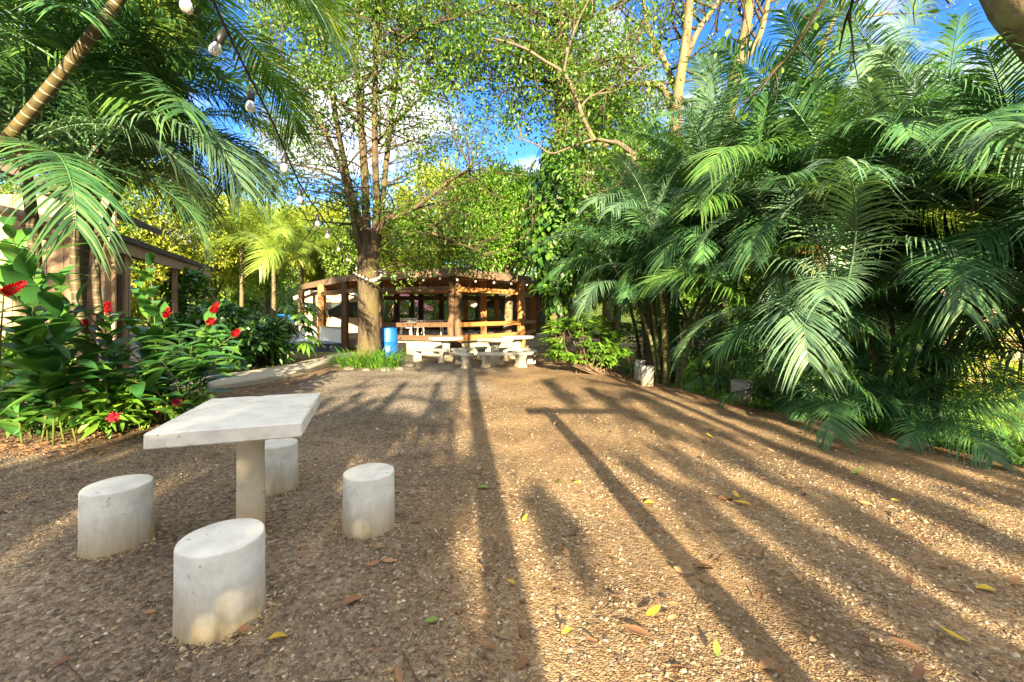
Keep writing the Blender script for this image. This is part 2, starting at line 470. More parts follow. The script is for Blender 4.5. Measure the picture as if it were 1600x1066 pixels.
# ------------------------------------------------------------------ terrain
EY = np.array([-60, -10, 0, 4.0, 5.74, 6.7, 9.2, 12, 14, 17, 20, 30, 60.])
EX = np.array([14, 8.5, 6.1, 4.95, 4.4, 3.75, 2.85, 2.25, 2.6, 4.5, 8, 14, 20.])
def edge_x(Y): return np.interp(Y, EY, EX)
def smooth(t):
    t = np.clip(t, 0, 1); return t * t * (3 - 2 * t)
def lumps(X, Y):
    return (np.sin(X * 1.7 + np.sin(Y * .9) * 1.3) * np.sin(Y * 1.3 + 1.1) * .5 + np.sin(X * 4.1 + Y * 2.3) * .25 + np.sin(X * 9.3 - Y * 7.7) * .12)
def ground_z(X, Y):
    X, Y = np.asarray(X, float), np.asarray(Y, float)
    s = X - edge_x(Y)
    z = -.95 * smooth((s - .15) / 3.2) * smooth((24 - Y) / 8)
    z = z + lumps(X, Y) * .018
    r = np.hypot(X, Y - 5)
    z = z + .06 * smooth((-4.7 - X) / .8) * smooth((Y - 3.5) / 1.5) * smooth((9 - Y) / 2)
    z = z + 9.0 * smooth((r - 30) / 50.)                     # wooded rise all round
    return z
def gz(X, Y): return float(ground_z(X, Y))

def zone(X, Y):
    """r: grassy / leafy soil, g: brown leaf litter, b: grey gravel"""
    s = X - edge_x(Y)
    grass = smooth((s - .5) / .8)
    grass = np.maximum(grass, smooth((np.hypot(X, Y - 8) - 22) / 5))
    n = lumps(X * .8, Y * .8)
    litter = smooth((-4.3 - X + n * .5) / .7) * smooth((Y - 3.8 + n) / 1.0)
    litter = np.maximum(litter, .9 * smooth((s + .55 + n * .35) / .5))
    grey = smooth((.1 - X + n * .7) / 1.6) * (.6 + .4 * smooth((Y - 5 + n) / 2.5))
    return grass, litter, grey

def axis(lo, hi, spec):
    vals = [lo]
    while vals[-1] < hi:
        x = vals[-1]; vals.append(x + next(st for a, b, st in spec if a <= x < b))
    return np.array(vals)
xs = axis(-90, 90, [(-91, -30, 4), (-30, -9, 1), (-9, 9, .1), (9, 30, 1), (30, 91, 4)])
ys = axis(-80, 110, [(-81, -20, 4), (-20, .6, .7), (.6, 10, .08), (10, 20, .22), (20, 40, 1), (40, 111, 4)])
XX, YY = np.meshgrid(xs, ys, indexing='ij')
ZZ = ground_z(XX, YY)
nx, ny = XX.shape
i, j = np.meshgrid(np.arange(nx - 1), np.arange(ny - 1), indexing='ij')
a = (i * ny + j).ravel()
mb = MB().add(np.stack([XX, YY, ZZ], 2).reshape(-1, 3), np.stack([a, a + ny, a + ny + 1, a + 1], 1))

m, nt, out = new_mat('gravel_ground')
tc = nt.nodes.new('ShaderNodeTexCoord')
att = nd(nt, 'ShaderNodeAttribute', attribute_name='zone'); sep = nd(nt, 'ShaderNodeSeparateColor'); nt.links.new(att.outputs['Color'], sep.inputs[0])
def vor(scale, feat='F1'):
    v = nd(nt, 'ShaderNodeTexVoronoi'); v.feature = feat; v.inputs['Scale'].default_value = scale
    v.inputs['Randomness'].default_value = 1
    nt.links.new(tc.outputs['Object'], v.inputs['Vector']); return v
v1, v2, v3 = vor(46), vor(105), vor(16)
def cellval(v):
    s_ = nd(nt, 'ShaderNodeSeparateColor'); nt.links.new(v.outputs['Color'], s_.inputs[0]); return s_.outputs[0]
stone = ramp(nt, cellval(v1), [(0, (.07, .052, .04)), (.3, (.19, .135, .085)), (.6, (.29, .205, .12)), (.85, (.25, .2, .145)), (.95, (.42, .32, .2)), (1, (.58, .49, .36))])
fine = ramp(nt, cellval(v2), [(0, (.085, .056, .034)), (.5, (.23, .15, .08)), (1, (.39, .275, .155))])
nz = obj_noise(nt, 1.3, 5); nz2 = obj_noise(nt, 14, 4)
col = mixc(nt, ramp(nt, nz2, [(.42, (0, 0, 0)), (.58, (1, 1, 1))]), fine, stone)
dust = ramp(nt, nz, [(.35, (.15, .09, .045)), (.65, (.3, .195, .1))])
col = mixc(nt, ramp(nt, nz, [(.4, (.08, .08, .08)), (.65, (.45, .45, .45))]), col, dust)
grey = ramp(nt, cellval(v1), [(0, (.07, .062, .055)), (.5, (.175, .155, .135)), (1, (.34, .305, .26))])
mg = nd(nt, 'ShaderNodeMath', operation='MULTIPLY'); nt.links.new(sep.outputs[2], mg.inputs[0]); mg.inputs[1].default_value = .85
col = mixc(nt, mg.outputs[0], col, grey)
lit = ramp(nt, cellval(v3), [(0, (.07, .04, .022)), (.5, (.15, .085, .045)), (.85, (.24, .14, .075)), (1, (.36, .24, .13))])
ml = nd(nt, 'ShaderNodeMath', operation='MULTIPLY'); nt.links.new(sep.outputs[1], ml.inputs[0]); ml.inputs[1].default_value = .7
col = mixc(nt, ml.outputs[0], col, lit)
soil = ramp(nt, obj_noise(nt, 3, 6), [(.35, (.05, .07, .02)), (.65, (.1, .16, .03))])
col = mixc(nt, sep.outputs[0], col, soil)
patch = ramp(nt, obj_noise(nt, .8, 5, .62), [(.34, (.56, .55, .56)), (.62, (1.1, 1.08, 1.05))])
col = mixc(nt, 1.0, col, patch, 'MULTIPLY')
hh = nd(nt, 'ShaderNodeMath', operation='ADD'); nt.links.new(v1.outputs['Distance'], hh.inputs[0]); nt.links.new(v2.outputs['Distance'], hh.inputs[1])
inv = nd(nt, 'ShaderNodeMath', operation='MULTIPLY_ADD'); nt.links.new(hh.outputs[0], inv.inputs[0]); inv.inputs[1].default_value = -1; nt.links.new(nz2, inv.inputs[2])
surf(nt, out, col, .95, bump(nt, inv.outputs[0], .55, .014), .15)
ground = mb.build('ground', 'gravel_ground')
tagp(ground, 'brown gravel clearing with long sun streaks, dropping away at its right edge', 'ground', kind='structure')
gr, li, gy = zone(XX, YY)
ca = ground.data.attributes.new('zone', 'FLOAT_COLOR', 'POINT')
ca.data.foreach_set('color', np.stack([gr, li, gy, np.ones_like(gr)], 2).astype(np.float32).ravel())

# loose gravel (uncountable)
def pebbles(n, ylo, yhi, smin, smax, seed, feet=None):
    rng = np.random.default_rng(seed)
    Y = ylo + (yhi - ylo) * rng.random(n) ** .75
    X = (rng.random(n) * 2 - 1) * (Y * 1.28 + .3)
    keep = (X < edge_x(Y) - .1) & ~((X < -4.6) & (Y > 4.6))
    dn = lumps(X * 1.1 + 3, Y * 1.1) + rng.normal(size=n) * .35
    keep &= dn > -.1
    X, Y = X[keep], Y[keep]; Zx = np.zeros(len(X))
    if feet:
        FX, FY, FZ = [], [], []
        for cx, cy, R in feet:
            k = 420; a = rng.random(k) * 2 * PI; e = rng.exponential(.022, k); FX.append(cx + np.cos(a) * (R + e)); FY.append(cy + np.sin(a) * (R + e)); FZ.append(np.clip(.016 - e * .5, -.004, 1) * rng.random(k))
        X, Y, Zx = np.concatenate(FX), np.concatenate(FY), np.concatenate(FZ)
    n = len(X)
    s = smin + (smax - smin) * rng.random(n) ** 3
    V0 = np.array([[1, 0, 0], [0, 1, 0], [-1, 0, 0], [0, -1, 0], [.7, .7, .1], [-.7, .7, .1], [-.7, -.7, .1], [.7, -.7, .1], [.45, .1, .8], [-.1, .45, .85], [-.45, -.15, .8], [.15, -.45, .75]])
    ring = [0, 4, 1, 5, 2, 6, 3, 7]
    Q = [[0, 4, 9, 8], [4, 1, 5, 9], [5, 2, 10, 9], [2, 6, 3, 10], [3, 7, 11, 10], [7, 0, 8, 11], [8, 9, 10, 11]]
    V = V0[None] * (1 + rng.normal(size=(n, 12, 3)) * .16)
    V = V * (s[:, None, None] * np.stack([rng.uniform(.7, 1.3, n), rng.uniform(.5, .9, n), rng.uniform(.3, .7, n)], 1)[:, None])
    th = rng.random(n) * 2 * PI; c, s_ = np.cos(th)[:, None], np.sin(th)[:, None]
    tl = rng.normal(size=(n, 2)) * .25
    V[..., 2] += V[..., 0] * tl[:, :1] + V[..., 1] * tl[:, 1:]
    x = V[..., 0] * c - V[..., 1] * s_; y = V[..., 0] * s_ + V[..., 1] * c
    V = np.stack([x + X[:, None], y + Y[:, None], V[..., 2] + (ground_z(X, Y) + Zx)[:, None]], 2)
    Qa = (np.array(Q)[None] + (np.arange(n) * 12)[:, None, None]).reshape(-1, 4)
    return V.reshape(-1, 3), Qa
mb = MB()
mb.add(*pebbles(62000, 1.0, 4.4, .003, .014, 3)); mb.add(*pebbles(30000, 3.4, 9.0, .005, .014, 4)); mb.add(*pebbles(900, 1.2, 7.0, .014, .026, 5))
feet = [(G(px, py)[0], G(px, py)[1], R) for px, py, R in ((347, 962, .191), (184, 850, .184), (577, 826, .176), (433, 763, .165))] + [(-1.78, 2.87, .086)]
mb.add(*pebbles(10, 1, 2, .005, .018, 6, feet))
tagp(mb.build('loose_gravel', 'pebble', smooth=False), 'loose brown and grey pebbles strewn over the clearing', 'gravel', kind='stuff')

# brown leaf litter and twigs (uncountable)
rng = np.random.default_rng(11)
n = 2600
Y = rng.uniform(1.3, 12, n); X = rng.uniform(-1.3, 1.25, n) * Y
k = X < edge_x(Y) + .3; X, Y = X[k], Y[k]
g_, l_, _ = zone(X, Y)
k = rng.random(len(X)) < .3 + .7 * np.clip(l_, 0, 1); X, Y = X[k], Y[k]
Xb = np.concatenate([X, rng.uniform(-7.5, -4.4, 1500)]); Yb = np.concatenate([Y, rng.uniform(4.4, 6.8, 1500)])
pos = np.stack([Xb, Yb, ground_z(Xb, Yb) + rng.uniform(.008, .03, len(Xb))], 1)
th = rng.random(len(pos)) * 2 * PI
mb = MB()
scatter(mb, strip_leaf(4, .42, .35, -.12), pos, np.stack([np.cos(th), np.sin(th), rng.normal(size=len(pos)) * .2], 1), np.array([0, 0, 1.]) + rng.normal(size=pos.shape) * .3, rng.uniform(.03, .085, len(pos)))
tagp(mb.build('leaf_litter', 'fallen_brown'), 'scattered dry brown leaves on gravel and planting bed', 'leaf litter', kind='stuff')
mb = MB()
for k in range(60):
    y = rng.uniform(1.6, 8); x = rng.uniform(-1.1, 1.1) * y
    if x > edge_x(y): continue
    th = rng.random() * PI; L = rng.uniform(.08, .3)
    q = np.array([[x + math.cos(th) * L * t + rng.normal() * .012, y + math.sin(th) * L * t + rng.normal() * .012, 0] for t in (0, .33, .66, 1)])
    q[:, 2] = ground_z(q[:, 0], q[:, 1]) + .012
    tube(mb, q, rng.uniform(.0015, .0035), 4)
tagp(mb.build('twig_litter', 'brown_bark'), 'thin dry twigs lying loose on the gravel', 'twigs', kind='stuff')

# ------------------------------------------------------------------ concrete table and stools
def stool(px, py, R, h, label, n=40, seed=0):
    g = G(px, py); rg = np.random.default_rng(seed)
    z0 = gz(g[0], g[1])
    prof = [(0, -.05), (R * 1.02, -.05), (R * 1.02, 0), (R * 1.0, .03), (R * .985, h * .5), (R * .98, h - .012), (R * .965, h - .003), (R * .93, h), (R * .5, h + .002), (0, h + .003)]
    mb = MB(); lathe(mb, prof, n=n)
    V = mb.v[0]
    a = np.arctan2(V[:, 1], V[:, 0]); rr = 1 + .008 * np.sin(3 * a + seed) + .006 * np.sin(7 * a + 2 * seed) + rg.normal(size=len(V)) * .0018
    V[:, :2] *= rr[:, None]
    o = mb.build('concrete_stool', 'white_concrete'); o.location = (g[0], g[1], z0); o.rotation_euler = (0, 0, seed * 1.3)
    es = o.modifiers.new('edge', 'EDGE_SPLIT'); es.split_angle = math.radians(50)
    return tagp(o, label, 'stool', 'round concrete stools around the square table')
SH = .397
stool(347, 962, .191, SH, 'white concrete cylinder stool nearest the camera, in front of the square table', seed=1)
stool(184, 850, .184, SH, 'white concrete stool left of the square table, near the red flowers', seed=2)
stool(577, 826, .176, SH, 'white concrete stool right of the square table, alone on open gravel', seed=3)
stool(433, 763, .165, SH, 'white concrete stool behind the column of the square table, mostly hidden', seed=4)

tc_ = np.array([-1.78, 2.87])
t = empty('concrete_table', (tc_[0], tc_[1], gz(*tc_)), 'white square concrete table on one round column, in the left foreground', 'table')
th = math.radians(18.6)
mb = MB()
LX, LY, TH = .77, 1.03, .088
V = []; rgt = np.random.default_rng(5)
NX, NY = 12, 14
def slab_pt(u, v, z): return np.array([(u - .5) * LX, (v - .5) * LY, z])
box(mb, (0, 0, .862 - TH / 2), (LX, LY, TH), bev=.007)
mb.v[0] = mb.v[0] @ rotz(th).T
top = mb.build('tabletop', 'table_concrete', t, smooth=False)
import bmesh
from mathutils import noise
bm = bmesh.new(); bm.from_mesh(top.data); bmesh.ops.subdivide_edges(bm, edges=[e for e in bm.edges if e.calc_length() > .05], cuts=24, use_grid_fill=True)
for v in bm.verts:
    p = v.co.copy(); q = Vector(rotz(-th) @ np.array(p))
    d = noise.noise_vector(p * 14) * .0008; c_ = max(0, noise.noise(p * 17 + Vector((3, 1, 7))) - .3) * .05
    near = (abs(q.x) > LX / 2 - .012) + (abs(q.y) > LY / 2 - .012) + (q.z > .85)
    if near >= 2: d -= Vector((p.x, p.y, .25 if q.z > .85 else -.1)).normalized() * min(c_, .007)
    v.co += d
bm.to_mesh(top.data); bm.free()
mb = MB(); lathe(mb, [(0, -.05), (.088, -.05), (.086, .0), (.083, .4), (.083, .772), (0, .772)], n=28)
colm = mb.build('column', 'column_concrete', t)
es = colm.modifiers.new('edge', 'EDGE_SPLIT'); es.split_angle = math.radians(50)

# ------------------------------------------------------------------ concrete path
pl = np.array([[-9.5, 7.3], [-8.3, 8.0], [-7.25, 9.3], [-6.6, 10.8], [-6.4, 12.2], [-6.35, 14.2], [-6.5, 15.6]])
pr = np.array([[-9.4, 6.2], [-7.5, 6.75], [-6.25, 7.75], [-5.55, 9.3], [-5.35, 10.8], [-5.45, 12.4], [-5.5, 15.4]])
pl3 = spline(np.c_[pl, np.zeros(7)], 40); pr3 = spline(np.c_[pr, np.zeros(7)], 40)
mb = MB(); zt, zb_ = .11, -.1
ring = []
for l, r in zip(pl3, pr3):
    d = (r - l) / np.linalg.norm(r - l) * .02
    ring.append([[l[0], l[1], zb_], [l[0], l[1], zt - .02], [l[0] + d[0], l[1] + d[1], zt], [r[0] - d[0], r[1] - d[1], zt], [r[0], r[1], zt - .02], [r[0], r[1], zb_]])
V = np.array(ring).reshape(-1, 3); Q = []
for k in range(39):
    for j in range(5): Q.append([k * 6 + j, k * 6 + 6 + j, k * 6 + 7 + j, k * 6 + 1 + j])
Q += [[39 * 6, 39 * 6 + 1, 39 * 6 + 4, 39 * 6 + 5], [39 * 6 + 1, 39 * 6 + 2, 39 * 6 + 3, 39 * 6 + 4]]
mb.add(V, Q)
tagp(mb.build('path', 'path_concrete', smooth=False), 'pale curving concrete footpath with a raised edge along the gravel', 'path', kind='structure')

# ------------------------------------------------------------------ round concrete picnic sets
def leg_profile(w, h, dpt):
    """stepped pedestal leg, profile in x extruded along y with chamfer"""
    pr_ = [(.62, 0), (.62, .12), (.52, .17), (.40, .3), (.34, .55), (.36, .7), (.48, .82), (.5, .9), (.5, 1.0)]
    mb = MB(); V = []
    for f, z in pr_:
        for x, y in ((-1, -.86), (-.86, -1), (.86, -1), (1, -.86), (1, .86), (.86, 1), (-.86, 1), (-1, .86)):
            V.append([x * f * w, y * dpt / 2 * (.75 + .5 * f), z * h])
    k = len(pr_); Q = []
    for i in range(k - 1):
        for j in range(8): Q.append([i * 8 + j, i * 8 + (j + 1) % 8, i * 8 + 8 + (j + 1) % 8, i * 8 + 8 + j])
    Q += [[(k - 1) * 8 + a for a in q] for q in ((0, 1, 6, 7), (1, 2, 5, 6), (2, 3, 4, 5))]
    return mb.add(V, Q)
def arc_slab(R, wd, span, z0, z1, n=18):
    mb = MB(); pr_ = [(-.5, z0 + .015), (-.46, z0), (.46, z0), (.5, z0 + .015), (.5, z1 - .02), (.44, z1), (-.44, z1), (-.5, z1 - .02)]
    V = []
    for a in np.linspace(-span / 2, span / 2, n):
        e = min(1.0, .55 + 4.5 * (1 - abs(a) / (span / 2)))        # rounded ends
        for f, z in pr_:
            r = R + f * wd * e
            V.append([r * math.sin(a), -r * math.cos(a) + R, z])
    k = len(pr_); Q = []
    for i in range(n - 1):
        for j in range(k): Q.append([i * k + j, i * k + k + j, i * k + k + (j + 1) % k, i * k + (j + 1) % k])
    for b_, fl in ((0, 1), ((n - 1) * k, -1)):
        for q in ((0, 1, 2, 3), (0, 3, 4, 7), (4, 5, 6, 7)): Q.append([b_ + x for x in q][::fl])
    return mb.add(V, Q)
def make_bench():
    t = empty('curved_bench', (0, 0, 0), '', 'bench')
    arc_slab(1.0, .36, 1.45, .35, .43).build('seat', 'bench_concrete', t, smooth=False)
    for s_ in (-1, 1):
        a = s_ * .5
        o = leg_profile(.15, .352, .26).build('leg', 'bench_concrete', t, smooth=False)
        o.location = (math.sin(a), 1 - math.cos(a), 0); o.rotation_euler = (0, 0, a)
    return t
def make_ptable():
    t = empty('round_table', (0, 0, 0), '', 'table')
    mb = MB(); lathe(mb, [(0, .68), (.5, .68), (.57, .70), (.59, .73), (.585, .76), (.55, .78), (0, .785)], n=32)
    mb.build('tabletop', 'bench_concrete', t)
    mb = MB(); lathe(mb, [(0, 0), (.3, 0), (.3, .09), (.22, .13), (.14, .28), (.12, .5), (.2, .64), (.22, .682), (0, .682)], n=8)
    mb.build('pedestal', 'bench_concrete', t, smooth=False)
    return t
def dup(root, loc, rz, label=None, group=None, sc=None):
    r = root.copy(); COL.objects.link(r); r.location = tuple(float(v) for v in loc); r.rotation_euler = (0, 0, rz)
    if sc: r.scale = (sc,) * 3
    if label: r['label'] = label
    if group: r['group'] = group
    for ch in list(root.children):
        c = ch.copy(); COL.objects.link(c); c.parent = r
        for g in ch.children:
            d = g.copy(); COL.objects.link(d); d.parent = c
    return r
bench_list = [
    (785, 12.0, 0.03, 'sunlit curved concrete bench in front of the right round table'),
    (717, 12.45, -1.25, 'concrete bench seen end-on between the two round tables, nearest the camera'),
    (829, 12.6, 1.25, 'concrete bench seen end-on at the right end of the picnic group'),
    (812, 13.7, 2.5, 'concrete bench behind the right round table, in shade'),
    (667, 13.5, -.45, 'curved concrete bench at the left end of the group, beside the grass clump'),
    (738, 13.9, .75, 'shaded concrete bench right of the left round table'),
]
b0 = make_bench()
for k, (px, Y, rz, lab) in enumerate(bench_list):
    X = (px - CX) / F * Y
    o = b0 if k == 0 else dup(b0, (0, 0, 0), 0)
    o.location = (X, Y, gz(X, Y)); o.rotation_euler = (0, 0, rz)
    o['label'] = lab; o['group'] = 'curved concrete benches of the picnic sets'
p0 = make_ptable()
for k, (px, Y, lab) in enumerate([(773, 12.9, 'round concrete picnic table on the right, nearest the camera'), (697, 14.0, 'round concrete picnic table on the left, beside the big log post'), (808, 14.6, 'round concrete picnic table behind the right one, close to the stone plinth')]):
    X = (px - CX) / F * Y
    o = p0 if k == 0 else dup(p0, (0, 0, 0), 0)
    o.location = (X, Y, gz(X, Y)); o['label'] = lab; o['group'] = 'round concrete picnic tables'

# stump-like concrete posts at the right edge
def cpost(px, py, Y, r0, r1, h, lab, tilt=0):
    X = (px - CX) / F * Y
    mb = MB(); lathe(mb, [(0, -.5), (r0, -.5), (r0, 0), (r0 * .98, h * .4), (r1, h - .01), (r1 * .94, h), (0, h)], n=20)
    rg = np.random.default_rng(int(px)); mb.v[0] *= (1 + rg.normal(size=mb.v[0].shape) * .006)
    o = mb.build('concrete_post', 'post_concrete'); o.location = (X, Y, gz(X, Y)); o.rotation_euler = (tilt, tilt * .6, 0)
    es = o.modifiers.new('edge', 'EDGE_SPLIT'); es.split_angle = math.radians(50)
    return tagp(o, lab, 'post', 'short concrete posts along the gravel edge')
cpost(1000, 597, 9.9, .135, .12, .46, 'short grey concrete post at the shrub, left of its twin')
cpost(1011, 603, 9.0, .135, .155, .42, 'short concrete post with fluted shadow, right of its twin')
cpost(1158, 626, 7.25, .165, .17, .4, 'short wide concrete post with green moss before the big palms', .03)

# ------------------------------------------------------------------ pavilion
pav = empty('open_pavilion', (-3.8, 20.5, 0), 'open timber pavilion with a low dark roof behind the picnic tables', 'pavilion')
PO = np.array([-3.8, 20.5, 0])
def pb(mb, name, mat, smooth=False, parent=pav):
    mb.v = [v - PO for v in mb.v]
    return mb.build(name, mat, parent, smooth)
EAVE = np.array([[-11.2, 22.4], [-6.6, 17.0], [-1.97, 14.7], [.75, 18.0], [2.6, 22.4], [.6, 26.5], [-4.5, 28.2], [-9.4, 26.5]])
APEX = np.array([-3.9, 21.6, 3.72]); EZ = 3.1
mb = MB()
for k in range(8):
    a, b = EAVE[k], EAVE[(k + 1) % 8]
    A1, B1 = np.array([*a, EZ]), np.array([*b, EZ]); up = np.array([0, 0, .07])
    mb.add([A1, B1, APEX, A1 + up, B1 + up, APEX + up], T=[[0, 2, 1], [3, 4, 5]], Q=[[0, 1, 4, 3]])
pb(mb, 'roof', 'dark_roof')
mb = MB()
for k in range(8):                                     # boarded ceiling under the roof sheets
    a, b = EAVE[k], EAVE[(k + 1) % 8]
    A1, B1 = np.array([*a, EZ - .02]), np.array([*b, EZ - .02])
    c = APEX - [0, 0, .02]
    mb.add([c + (A1 - c) * .985, c + (B1 - c) * .985, c], T=[[0, 2, 1]])
pb(mb, 'ceiling', 'ceiling_wood')
for k in range(8):
    a, b = EAVE[k], EAVE[(k + 1) % 8]; d = (b - a) / np.linalg.norm(b - a)
    mb = MB(); nrm = np.array([d[1], -d[0]]) * .03
    beam(mb, [*(a + nrm + d * .02), EZ - .1], [*(b + nrm - d * .02), EZ - .1], .04, .26)
    pb(mb, 'fascia', 'fascia_wood')
rg = np.random.default_rng(2)
for k in range(8):
    a, b = EAVE[k], EAVE[(k + 1) % 8]
    for f in (0, .25, .5, .75):
        e = a + (b - a) * f; e3 = np.array([*e, EZ - .11]); c = APEX - [0, 0, .13]
        mb = MB(); beam(mb, e3 + (c - e3) * .03, e3 + (c - e3) * (.96 if f == 0 else .62), .07, .15)
        pb(mb, 'rafter', 'orange_wood')
def log_post(px, Y, r, ztop, mat='brown_wood', square=False, zb=0.0, kn=.05):
    X = (px - CX) / F * Y
    mb = MB()
    if square: box(mb, (X, Y, (ztop + zb) / 2), (2 * r, 2 * r, ztop - zb), bev=.012)
    else:
        zz = np.linspace(zb, ztop, 9); q = np.stack([X + rg.normal(size=9) * .015, Y + rg.normal(size=9) * .015, zz], 1)
        tube(mb, q, r * (1.08 - .12 * np.linspace(0, 1, 9)), 10, knot=kn, rng=rg)
    return pb(mb, 'post', mat, smooth=not square)
log_post(705, 15.35, .12, 3.0, 'brown_wood'); log_post(716, 15.3, .13, 3.0, 'brown_wood')
log_post(814, 17.6, .17, 3.0, 'orange_wood')
log_post(539, 17.5, .12, 2.95, 'brown_wood', True); log_post(503, 19.6, .14, 2.95, 'orange_wood', True)
log_post(592, 16.9, .12, 2.95, 'brown_wood', True); log_post(471, 23.2, .13, 2.9, 'brown_wood', True)
log_post(833, 21.5, .14, 2.8, 'orange_wood', True); log_post(756, 20.2, .14, 3.1, 'orange_wood', True)
for px in (620, 658, 690, 728, 776): log_post(px, 25.6, .14, 2.9, 'dark_wood' if px < 700 else 'orange_wood', True)
def pt(px, Y, z): return np.array([(px - CX) / F * Y, Y, z])
def rail(a, b, w, h, mat, name='rail'):
    mb = MB(); beam(mb, a, b, w, h); pb(mb, name, mat)
rail(pt(594, 16.75, 1.12), pt(704, 15.2, 1.17), .05, .17, 'brown_wood'); rail(pt(594, 16.75, .64), pt(704, 15.2, .69), .05, .17, 'brown_wood')
rail(pt(720, 15.15, 1.17), pt(812, 17.42, 1.2), .05, .16, 'orange_wood'); rail(pt(720, 15.15, .68), pt(812, 17.42, .72), .05, .19, 'orange_wood')
rail(pt(816, 17.4, .72), pt(836, 21.3, .75), .05, .16, 'orange_wood'); rail(pt(816, 17.5, 1.2), pt(836, 21.3, 1.2), .05, .13, 'orange_wood')
for z in (.7, 1.15): rail(pt(612, 25.45, z), pt(784, 25.45, z), .05, .14, 'dark_wood')
rail(pt(539, 17.36, 2.5), pt(705, 15.1, 2.46), .1, .18, 'brown_wood', 'beam'); rail(pt(716, 15.1, 2.44), pt(814, 17.45, 2.44), .1, .18, 'orange_wood', 'beam')
rail(pt(814, 17.7, 2.44), pt(833, 21.4, 2.46), .1, .2, 'orange_wood', 'beam'); rail(pt(503, 19.45, 2.5), pt(539, 17.5, 2.5), .1, .2, 'brown_wood', 'beam')
rail(pt(600, 25.4, 2.55), pt(800, 25.4, 2.55), .12, .24, 'brown_wood', 'beam'); rail(pt(560, 20.3, 2.62), pt(830, 20.3, 2.72), .12, .22, 'ceiling_wood', 'beam')
mb = MB()                                              # rubble plinth the floor stands on
inner = np.array([[-9.9, 22.2], [-6.2, 17.5], [-4.7, 16.5], [-1.95, 15.5], [.45, 18.2], [2.0, 22.4], [.4, 25.9], [-4.4, 27.5], [-8.8, 25.9]])
n8 = len(inner)
V = np.concatenate([np.c_[inner, np.full(n8, -.1)], np.c_[inner, np.full(n8, .5)], [[-3.9, 21.6, .5]]])
mb.add(V, Q=[[k, (k + 1) % n8, n8 + (k + 1) % n8, n8 + k] for k in range(n8)], T=[[n8 + k, n8 + (k + 1) % n8, 2 * n8] for k in range(n8)])
pb(mb, 'plinth', 'foundation_stone')

def chair(px, Y, rz, lab):
    X = (px - CX) / F * Y
    t = empty('plastic_chair', (X, Y, .5), lab, 'chair', 'white plastic chairs inside the pavilion', rz)
    mb = MB(); box(mb, (0, 0, .43), (.46, .46, .035), bev=.015); mb.build('seat', 'white_plastic', t, False)
    mb = MB()
    for z in (.56, .66, .76, .84): box(mb, (0, .22 + (z - .43) * .15, z), (.42, .025, .06), bev=.01)
    for s_ in (-1, 1): beam(mb, [s_ * .21, .2, .42], [s_ * .2, .29, .88], .04, .03)
    mb.build('backrest', 'white_plastic', t, False)
    for s_ in (-1, 1):
        mb = MB(); beam(mb, [s_ * .23, -.2, .62], [s_ * .23, .22, .64], .05, .03); beam(mb, [s_ * .23, -.2, .62], [s_ * .22, -.2, .43], .03, .04); mb.build('armrest', 'white_plastic', t, False)
        for y in (-.2, .2):
            mb = MB(); beam(mb, [s_ * .24, y * 1.1, 0], [s_ * .21, y, .42], .04, .045); mb.build('leg', 'white_plastic', t, False)
chair(634, 19.6, .4, 'white plastic chair inside the pavilion, beside the blue barrel')
chair(652, 20.4, 2.6, 'white plastic chair inside the pavilion, left of the white tables')
def ptab(px, Y, w, lab):
    X = (px - CX) / F * Y
    t = empty('folding_table', (X, Y, .5), lab, 'table', 'white tables inside the pavilion')
    mb = MB(); box(mb, (0, 0, .72), (w, .75, .05), bev=.012); mb.build('tabletop', 'white_plastic', t, False)
    for sx in (-1, 1):
        for sy in (-1, 1):
            mb = MB(); beam(mb, [sx * w * .44, sy * .3, 0], [sx * w * .42, sy * .3, .7], .04, .04); mb.build('leg', 'white_plastic', t, False)
ptab(668, 21.6, 1.7, 'white folding table inside the pavilion, seen under the upper rail')
ptab(683, 23.6, 1.8, 'farther white folding table inside the pavilion, behind the first')
lan = empty('paper_lantern', P(740, 475, 18.6), 'round cream paper lantern hanging under the pavilion roof', 'lantern')
mb = MB(); zz = np.linspace(-1, 1, 15); lathe(mb, [(.17 * math.sqrt(max(0, 1 - z * z)) * (1 + .012 * (-1) ** k), .165 * z) for k, z in enumerate(zz)], n=20); mb.build('shade', 'paper', lan)
mb = MB(); tube(mb, [[0, 0, .16], [0, 0, 1.1]], .006, 5); mb.build('cord', 'rope_black', lan)

# blue barrel
q = pt(607, 13.9, 0); z0 = gz(q[0], q[1])
bar = empty('blue_barrel', (q[0], q[1], z0), 'tall blue plastic barrel behind the grass clump by the tree', 'barrel')
mb = MB(); lathe(mb, [(0, 0), (.27, 0), (.285, .03), (.295, .3), (.31, .32), (.31, .36), (.297, .38), (.3, .62), (.315, .64), (.315, .68), (.3, .7), (.29, .98), (.27, 1.05)], n=28); mb.build('body', 'blue_plastic', bar)
mb = MB(); lathe(mb, [(.262, 1.0), (.262, 1.05), (.285, 1.055), (.288, 1.085), (.262, 1.09), (.25, 1.0), (.0, .99)], n=28); mb.build('rim', 'blue_plastic', bar)

